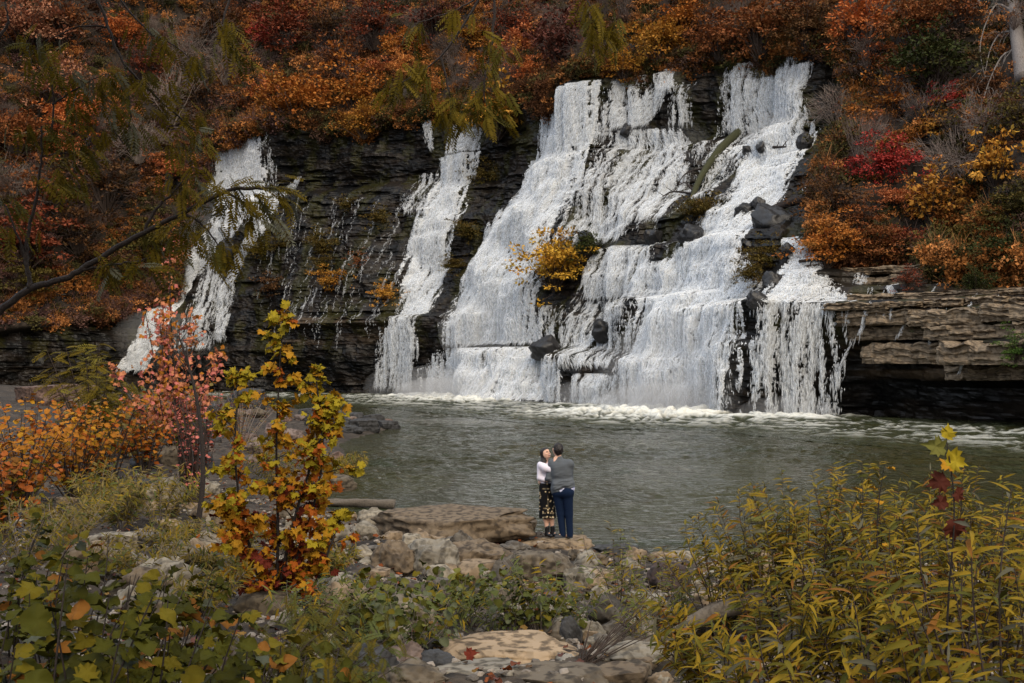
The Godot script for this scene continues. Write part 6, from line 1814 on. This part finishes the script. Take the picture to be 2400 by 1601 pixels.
# ------------------------------------------------------------------ the couple
# Bones are tapered capsules, joined by a smooth minimum on a grid and meshed as surface nets.
func flesh(bones: Array, cell: float, k: float) -> Geo:
	var lo := Vector3.ONE * 1e9
	var hi := -lo
	for b in bones:
		var m: float = maxf(b[2], b[3]) * 1.05 + 4.0 * cell
		lo = lo.min(b[0] - Vector3.ONE * m).min(b[1] - Vector3.ONE * m)
		hi = hi.max(b[0] + Vector3.ONE * m).max(b[1] + Vector3.ONE * m)
	var nx := int((hi.x - lo.x) / cell) + 2
	var ny := int((hi.y - lo.y) / cell) + 2
	var nzz := int((hi.z - lo.z) / cell) + 2
	var f := PackedFloat32Array()
	f.resize(nx * ny * nzz)
	for b in bones:
		var a: Vector3 = b[0]
		var ab: Vector3 = b[1] - a
		var l2 := maxf(ab.length_squared(), 1e-8)
		var sq: Vector3 = b[4] if b.size() > 4 else Vector3.ONE
		var m: float = maxf(b[2], b[3]) * maxf(1.0, maxf(sq.x, sq.z)) + 3.0 * k + cell
		var p0: Vector3 = (a.min(b[1]) - Vector3.ONE * m - lo) / cell
		var p1: Vector3 = (a.max(b[1]) + Vector3.ONE * m - lo) / cell
		for z in range(maxi(int(p0.z), 0), mini(int(p1.z) + 1, nzz)):
			for y in range(maxi(int(p0.y), 0), mini(int(p1.y) + 1, ny)):
				var row := (z * ny + y) * nx
				for x in range(maxi(int(p0.x), 0), mini(int(p1.x) + 1, nx)):
					var p := lo + Vector3(x, y, z) * cell - a
					var t := clampf(p.dot(ab) / l2, 0.0, 1.0)
					var q := (p - ab * t) / sq
					f[row + x] += exp(-(q.length() - lerpf(b[2], b[3], t)) / k)
	for q in f.size():
		f[q] = clampf(-k * log(maxf(f[q], 1e-9)), -2.0 * cell, 2.0 * cell)
	var g := Geo.new()
	var ids := PackedInt32Array()
	ids.resize(f.size())
	ids.fill(-1)
	var step := [0, 1, nx, nx + 1, nx * ny, nx * ny + 1, nx * ny + nx, nx * ny + nx + 1]
	var corner := [Vector3(0, 0, 0), Vector3(1, 0, 0), Vector3(0, 1, 0), Vector3(1, 1, 0), Vector3(0, 0, 1), Vector3(1, 0, 1), Vector3(0, 1, 1), Vector3(1, 1, 1)]
	var edges := [[0, 1], [2, 3], [4, 5], [6, 7], [0, 2], [1, 3], [4, 6], [5, 7], [0, 4], [1, 5], [2, 6], [3, 7]]
	for z in nzz - 1:
		for y in ny - 1:
			for x in nx - 1:
				var o := (z * ny + y) * nx + x
				var inside := 0
				for q in 8:
					if f[o + step[q]] < 0.0: inside += 1
				if inside == 0 or inside == 8: continue
				var sum := Vector3.ZERO
				var n := 0
				for e in edges:
					var fa := f[o + step[e[0]]]
					var fb := f[o + step[e[1]]]
					if (fa < 0.0) != (fb < 0.0):
						sum += corner[e[0]].lerp(corner[e[1]], fa / (fa - fb))
						n += 1
				ids[o] = g.v.size()
				g.v.append(lo + (Vector3(x, y, z) + sum / n) * cell)
				g.c.append(Color.WHITE)
	var ax := [1, nx, nx * ny]
	for z in range(1, nzz - 1):
		for y in range(1, ny - 1):
			for x in range(1, nx - 1):
				var o := (z * ny + y) * nx + x
				for d in 3:
					var fa := f[o]
					var fb := f[o + ax[d]]
					if (fa < 0.0) == (fb < 0.0): continue
					var u: int = ax[(d + 1) % 3]
					var w: int = ax[(d + 2) % 3]
					var q0 := ids[o - u - w]
					var q1 := ids[o - w]
					var q2 := ids[o]
					var q3 := ids[o - u]
					if q0 < 0 or q1 < 0 or q2 < 0 or q3 < 0: continue
					if fa < 0.0:
						g.i.append_array([q0, q2, q1, q0, q3, q2])
					else:
						g.i.append_array([q0, q1, q2, q0, q2, q3])
	return g


func hand_bones(wrist: Vector3, dir: Vector3, spread: Vector3, curl: Vector3) -> Array:
	# palm, four fingers of different lengths and a thumb
	var d := dir.normalized()
	var s := spread.normalized()
	var c := curl.normalized()
	var out := []
	for q in 4:
		var base := wrist + d * 0.085 + s * (q - 1.5) * 0.019
		out.append([wrist + s * (q - 1.5) * 0.012, base, 0.014, 0.011])
		var l: float = [0.062, 0.072, 0.068, 0.052][q]
		var m := base + d * l * 0.5 + c * l * 0.12
		out.append([base, m, 0.0092, 0.0085])
		out.append([m, m + d * l * 0.38 + c * l * 0.35, 0.0085, 0.007])
	var tb := wrist + d * 0.025 - s * 0.03
	out.append([wrist, tb, 0.013, 0.0115])
	out.append([tb, tb + d * 0.035 - s * 0.018 + c * 0.01, 0.0105, 0.0085])
	return out

func build_couple() -> void:
	var at := Vector3(0.825, 0.3, -20.1)
	var slab: MeshInstance3D
	for n in get_children():
		if n.get_meta("label", "") == "flat tan rock that the couple stand on": slab = n
	var top := 0.0
	for p in slab.mesh.surface_get_arrays(0)[Mesh.ARRAY_VERTEX]:
		var q: Vector3 = p + slab.position
		if absf(q.x - at.x) < 0.3 and absf(q.z - at.z) < 0.2: top = maxf(top, q.y)
	at.y = top - 0.012
	# ---- man, seen from behind
	var t := thing("person", "man in grey sweater and dark jeans seen from behind, holding the woman", "person", at, "couple on the flat rock")
	t.scale = Vector3.ONE * 0.945
	var neck := Vector3(0.03, 1.52, -0.02)
	var head := Vector3(0.008, 1.69, -0.04)
	var sl := Vector3(-0.105, 1.43, -0.07)
	var sr := Vector3(0.235, 1.43, 0.03)
	var chest := Vector3(0.065, 1.30, -0.02)
	var belly := Vector3(0.085, 1.06, -0.03)
	var pelvis := Vector3(0.10, 0.90, -0.01)
	var hl := Vector3(0.01, 0.86, -0.03)
	var hr := Vector3(0.19, 0.86, 0.03)
	var kl := Vector3(0.06, 0.47, -0.05)
	var kr := Vector3(0.215, 0.47, 0.01)
	var al := Vector3(0.10, 0.085, -0.01)
	var ar := Vector3(0.235, 0.085, 0.03)
	var el := Vector3(-0.165, 1.15, -0.06)
	var wl := Vector3(-0.245, 1.075, -0.17)
	var er := Vector3(0.24, 1.15, -0.14)
	var wr := Vector3(0.03, 1.10, -0.30)
	var body := [[head + Vector3(0, 0.015, 0), head + Vector3(-0.006, -0.02, -0.01), 0.088, 0.084], [head + Vector3(-0.02, -0.07, -0.035), head + Vector3(-0.02, -0.06, -0.03), 0.052, 0.05], [neck + Vector3(0, -0.08, 0), head + Vector3(0.005, -0.06, 0), 0.055, 0.052],
		[sl, sr, 0.055, 0.055], [chest + Vector3(-0.07, 0.05, 0), chest + Vector3(0.07, 0.05, 0), 0.10, 0.10], [chest, belly, 0.115, 0.11], [belly, pelvis, 0.11, 0.115], [hl, kl, 0.085, 0.055], [hr, kr, 0.085, 0.055], [kl, al, 0.052, 0.034], [kr, ar, 0.052, 0.034],
		[al, al + Vector3(-0.10, -0.045, 0.02), 0.03, 0.025], [ar, ar + Vector3(-0.07, -0.045, -0.06), 0.03, 0.025],
		[sl, el, 0.046, 0.038], [el, wl, 0.036, 0.026], [sr, er, 0.046, 0.038], [er, wr, 0.036, 0.026], [head + Vector3(-0.083, -0.015, 0.015), head + Vector3(-0.088, 0.015, 0.012), 0.014, 0.016], [head + Vector3(0.088, -0.015, 0.0), head + Vector3(0.09, 0.015, 0.0), 0.012, 0.014],
		[head + Vector3(-0.05, -0.01, -0.10), head + Vector3(-0.055, -0.025, -0.115), 0.014, 0.013]]
	var g := flesh(body, 0.016, 0.012)
	g.add(flesh(hand_bones(wl, Vector3(-0.6, -0.1, -0.35), Vector3(0, 1, 0), Vector3(0.2, 0, -1)), 0.005, 0.004), Transform3D())
	part("body", g.mesh(true), M.skin, t)
	g = flesh([[sl + Vector3(0.02, 0.005, 0), sr + Vector3(-0.02, 0.005, 0), 0.075, 0.075], [neck + Vector3(0, -0.03, 0), neck + Vector3(0.005, 0.0, 0), 0.07, 0.062], [chest + Vector3(-0.08, 0.06, 0), chest + Vector3(0.085, 0.06, 0.02), 0.12, 0.12], [chest + Vector3(-0.06, -0.06, 0), chest + Vector3(0.085, -0.06, 0.02), 0.125, 0.125], [belly + Vector3(-0.075, 0, 0), belly + Vector3(0.095, 0.0, 0.02), 0.125, 0.13], [Vector3(0.0, 0.955, -0.02), Vector3(0.205, 1.03, 0.01), 0.125, 0.118], [Vector3(-0.03, 0.90, -0.03), Vector3(0.03, 0.93, -0.02), 0.085, 0.09],
		[sl, el, 0.066, 0.056], [el, wl + Vector3(0.02, 0.01, 0.03), 0.054, 0.042], [sr, er, 0.068, 0.056], [er, wr, 0.054, 0.042], [Vector3(-0.05, 0.97, 0.09), Vector3(0.20, 1.05, 0.105), 0.03, 0.032], [Vector3(-0.06, 1.05, 0.07), Vector3(0.13, 1.11, 0.105), 0.025, 0.022]], 0.012, 0.022)
	for q in g.v.size():
		var p := g.v[q]
		var low := smoothstep(1.3, 1.0, p.y)
		g.v[q] += Vector3(0.3, 0, 1) * (0.004 + 0.010 * low) * nz.get_noise_3d(p.x * 5.0 + p.y * 6.0, p.y * 16.0 - p.x * 5.0, p.z * 5.0)
	part("sweater", g.mesh(true), M.sweater, t)
	g = flesh([[Vector3(0.09, 0.915, 0.015), Vector3(0.215, 0.96, 0.015), 0.118, 0.112]], 0.013, 0.01)
	part("shirt_tail", g.mesh(true), M.plaid, t)
	g = flesh([[hl + Vector3(0.005, 0.03, 0.01), hr + Vector3(-0.005, 0.03, 0.01), 0.125, 0.128], [hl, kl, 0.105, 0.077], [hr, kr, 0.105, 0.077], [kl, al + Vector3(0, -0.02, 0), 0.074, 0.058], [kr, ar + Vector3(0, -0.02, 0), 0.074, 0.058]], 0.014, 0.010)
	part("jeans", g.mesh(true), M.jeans, t)
	g = flesh([[head + Vector3(0.004, 0.03, 0.01), head + Vector3(0.006, 0.0, 0.025), 0.094, 0.09], [head + Vector3(0.004, 0.045, -0.035), head + Vector3(0.004, 0.05, -0.01), 0.07, 0.075], [head + Vector3(0.006, -0.05, 0.042), head + Vector3(0.006, 0.0, 0.04), 0.052, 0.07]], 0.011, 0.012)
	for q in g.v.size():
		g.v[q] += (g.v[q] - head).normalized() * 0.011 * nz.get_noise_3d(g.v[q].x * 45.0, g.v[q].y * 25.0, g.v[q].z * 60.0)
	part("hair", g.mesh(true), M.hair, t)
	for e in [[al, Vector3(-0.13, -0.05, 0.03)], [ar, Vector3(-0.05, -0.05, -0.08)]]:
		g = flesh([[e[0] + Vector3(0.01, -0.045, 0), e[0] + e[1], 0.045, 0.035], [e[0] + Vector3(0, -0.02, 0), e[0] + Vector3(-0.02, -0.04, 0), 0.042, 0.04]], 0.011, 0.012)
		for q in g.v.size(): g.v[q].y = maxf(g.v[q].y, 0.012)
		var sh := part("shoe", g.mesh(true), M.shoe, t)
		g = flesh([[e[0] + Vector3(0.012, -0.065, 0), e[0] + e[1] + Vector3(0, -0.012, 0), 0.043, 0.035]], 0.011, 0.01)
		for q in g.v.size(): g.v[q].y = clampf(g.v[q].y, 0.0, 0.018)
		part("sole", g.mesh(true), M.sole, sh)
	# ---- woman, facing him and laughing
	t = thing("person", "dark-haired woman in white blouse and black flowered skirt, laughing up at him", "person", at + Vector3(0, 0, -0.16), "couple on the flat rock")
	t.scale = Vector3.ONE * 0.945
	head = Vector3(-0.215, 1.60, -0.06)
	var fw := Vector3(0.62, 0.32, 0.72).normalized()      # where the face looks
	var rt := fw.cross(Vector3(0, 1, 0)).normalized()     # towards the picture's right-hand side of the face
	var upv := rt.cross(fw)
	neck = Vector3(-0.235, 1.45, -0.08)
	sl = Vector3(-0.325, 1.385, -0.06)
	sr = Vector3(-0.09, 1.37, -0.12)
	chest = Vector3(-0.21, 1.27, -0.07)
	belly = Vector3(-0.225, 1.06, -0.06)
	hl = Vector3(-0.27, 0.88, -0.05)
	hr = Vector3(-0.15, 0.88, -0.08)
	kl = Vector3(-0.235, 0.48, -0.02)
	kr = Vector3(-0.12, 0.47, -0.06)
	al = Vector3(-0.19, 0.09, -0.02)
	ar = Vector3(-0.085, 0.09, -0.05)
	el = Vector3(-0.335, 1.14, -0.02)
	wl = Vector3(-0.19, 1.09, 0.10)
	er = Vector3(-0.14, 1.31, 0.14)
	wr = Vector3(-0.055, 1.475, 0.19)
	body = [[head + upv * 0.02, head - upv * 0.01, 0.080, 0.076], [head + fw * 0.035 - upv * 0.045, head + fw * 0.04 - upv * 0.06, 0.052, 0.042], [neck + Vector3(0, -0.06, 0), head - upv * 0.06, 0.042, 0.042], [sl, sr, 0.042, 0.042], [chest + Vector3(-0.04, 0.04, 0), chest + Vector3(0.04, 0.04, 0), 0.085, 0.085], [chest, belly, 0.095, 0.085], [belly, Vector3(-0.21, 0.9, -0.06), 0.085, 0.11], [hl, kl, 0.075, 0.05], [hr, kr, 0.075, 0.05], [kl, kl.lerp(al, 0.35), 0.048, 0.05], [kl.lerp(al, 0.35), al, 0.05, 0.031], [kr, kr.lerp(ar, 0.35), 0.048, 0.05], [kr.lerp(ar, 0.35), ar, 0.05, 0.031],
		[al, al + Vector3(0.05, -0.05, 0.06), 0.03, 0.024], [ar, ar + Vector3(0.06, -0.05, 0.05), 0.03, 0.024], [sl, el, 0.038, 0.032], [el, wl, 0.03, 0.022], [Vector3(-0.29, 1.37, -0.02), er, 0.038, 0.032], [er, wr, 0.03, 0.022]]
	g = flesh(body, 0.015, 0.011)
	g.add(flesh([[head + fw * 0.074 + upv * 0.012, head + fw * 0.098 - upv * 0.018, 0.009, 0.013], [head + fw * 0.07 - upv * 0.072, head + fw * 0.078 - upv * 0.076, 0.019, 0.017], [head + fw * 0.055 + rt * 0.042 - upv * 0.02, head + fw * 0.06 + rt * 0.038 - upv * 0.02, 0.022, 0.02], [head + fw * 0.055 - rt * 0.042 - upv * 0.02, head + fw * 0.06 - rt * 0.038 - upv * 0.02, 0.022, 0.02]], 0.004, 0.008), Transform3D())
	g.add(flesh(hand_bones(wr, Vector3(0.45, 0.85, -0.15), Vector3(0.7, -0.4, 0.2), Vector3(0.4, 0.2, -1)), 0.005, 0.004), Transform3D())
	var bd := part("body", g.mesh(true), M.skin, t)
	for s in [-1.0, 1.0]:
		var e := flesh([[head + fw * 0.076 + rt * (0.033 * s - 0.009) + upv * 0.016, head + fw * 0.076 + rt * (0.033 * s + 0.009) + upv * 0.016, 0.0075, 0.0075]], 0.004, 0.003)
		part("eye", e.mesh(true), M.eye, bd)
		e = flesh([[head + fw * 0.08 + rt * (0.034 * s - 0.016) + upv * 0.032, head + fw * 0.078 + rt * (0.034 * s + 0.016) + upv * 0.034, 0.005, 0.004]], 0.004, 0.003)
		part("eyebrow", e.mesh(true), M.hair, bd)
	g = flesh([[head + fw * 0.086 - rt * 0.026 - upv * 0.046, head + fw * 0.094 - upv * 0.056, 0.007, 0.010], [head + fw * 0.086 + rt * 0.026 - upv * 0.046, head + fw * 0.094 - upv * 0.056, 0.007, 0.010]], 0.004, 0.003)
	part("mouth", g.mesh(true), M.lip, bd)
	g = flesh([[head + fw * 0.096 - rt * 0.018 - upv * 0.046, head + fw * 0.096 + rt * 0.018 - upv * 0.046, 0.006, 0.006]], 0.004, 0.003)
	part("teeth", g.mesh(true), M.teeth, bd)
	g = flesh([[head + upv * 0.035 - fw * 0.03, head - fw * 0.035, 0.086, 0.082], [head + upv * 0.06 + fw * 0.0, head + upv * 0.05 - fw * 0.02, 0.055, 0.06], [head - fw * 0.05 - rt * 0.03, Vector3(-0.285, 1.43, -0.03), 0.062, 0.045], [head - fw * 0.03 - rt * 0.06, Vector3(-0.265, 1.43, 0.0), 0.045, 0.036], [head - fw * 0.04, Vector3(-0.24, 1.42, -0.14), 0.06, 0.05]], 0.011, 0.012)
	for q in g.v.size():
		g.v[q] += Vector3(1, 0, 1) * 0.011 * nz.get_noise_3d(g.v[q].x * 50.0, g.v[q].y * 8.0, g.v[q].z * 50.0)
	part("hair", g.mesh(true), M.hair, t)
	g = flesh([[sl + Vector3(0.02, -0.005, 0), sr, 0.062, 0.06], [chest + Vector3(-0.05, 0.04, 0.01), chest + Vector3(0.05, 0.04, 0), 0.11, 0.11], [chest, belly + Vector3(0, -0.01, 0), 0.112, 0.098], [sl, el, 0.062, 0.055], [el, el.lerp(wl, 0.55), 0.05, 0.042], [Vector3(-0.30, 1.375, 0.0), Vector3(-0.22, 1.335, 0.08), 0.072, 0.075], [Vector3(-0.22, 1.335, 0.08), er, 0.07, 0.05], [er, er.lerp(wr, 0.35), 0.045, 0.04]], 0.013, 0.012)
	part("blouse", g.mesh(true), M.lace_white, t)
	# skirt: a flared tube with folds
	g = Geo.new()
	var rows := 16
	var around := 48
	for y in rows:
		var f := float(y) / (rows - 1)
		var c := Vector3(-0.225, 1.04, -0.06).lerp(Vector3(-0.185, 0.37, -0.04), f)
		for q in around:
			var a := TAU * q / around
			var r := lerpf(0.122, 0.155, pow(f, 0.7)) * (1.0 + 0.07 * f * sin(a * 9.0 + 1.0) + 0.04 * f * sin(a * 5.0))
			g.v.append(c + Vector3(cos(a) * r, 0.012 * f * sin(a * 9.0), sin(a) * r * 0.9))
			g.c.append(Color.WHITE)
	for y in rows - 1:
		for q in around:
			var i0 := y * around + q
			var i1 := y * around + (q + 1) % around
			g.i.append_array([i0, i1, i0 + around, i1, i1 + around, i0 + around])
	part("skirt", g.mesh(true), M.skirt, t)
	for e in [[al, Vector3(0.07, -0.055, 0.075)], [ar, Vector3(0.08, -0.055, 0.06)]]:
		g = flesh([[e[0] + Vector3(-0.003, 0.10, 0), e[0], 0.046, 0.046], [e[0] + Vector3(-0.015, -0.045, -0.015), e[0] + e[1], 0.044, 0.034]], 0.011, 0.012)
		for q in g.v.size(): g.v[q].y = maxf(g.v[q].y, 0.0)
		part("boot", g.mesh(true), M.boot, t)

# ------------------------------------------------------------------
func _ready() -> void:
	rng.seed = 20240607
	nz.seed = 4
	nz.frequency = 1.0
	nz.fractal_type = FastNoiseLite.FRACTAL_NONE
	nz.noise_type = FastNoiseLite.TYPE_SIMPLEX_SMOOTH
	var cam := Camera3D.new()
	cam.name = "camera"
	cam.position = EYE
	cam.rotation_degrees.x = 1.091
	cam.fov = 34.22
	cam.near = 0.1
	cam.far = 600.0
	add_child(cam)
	cam.current = true
	var sky := ProceduralSkyMaterial.new()
	sky.sky_top_color = Color(0.80, 0.84, 0.90)
	sky.sky_horizon_color = Color(0.72, 0.74, 0.78)
	sky.sky_curve = 0.3
	sky.ground_bottom_color = Color(0.12, 0.10, 0.08)
	sky.ground_horizon_color = Color(0.3, 0.28, 0.26)
	sky.sky_energy_multiplier = 1.0
	var env_ := Environment.new()
	env_.background_mode = Environment.BG_SKY
	env_.sky = Sky.new()
	env_.sky.sky_material = sky
	env_.tonemap_mode = Environment.TONE_MAPPER_LINEAR
	env_.tonemap_exposure = 2.35
	env_.sdfgi_enabled = true
	env_.ssao_enabled = true
	env_.ssil_enabled = true
	var we := WorldEnvironment.new()
	we.name = "world"
	we.environment = env_
	add_child(we)
	var sun := DirectionalLight3D.new()
	sun.name = "sun"
	sun.light_energy = 0.45
	sun.light_color = Color(1.0, 0.95, 0.88)
	sun.light_angular_distance = 40.0
	sun.shadow_enabled = true
	sun.rotation_degrees = Vector3(-44, 22, 0)
	add_child(sun)

	make_materials()
	build_wall()
	build_ground()
	build_river()
	build_falls()
	build_ledges_after()
	build_forest()
	build_near_plants()
	build_mist(env_)
	build_couple()

func build_ledges_after() -> void:
	build_rocks()
	build_ledges()
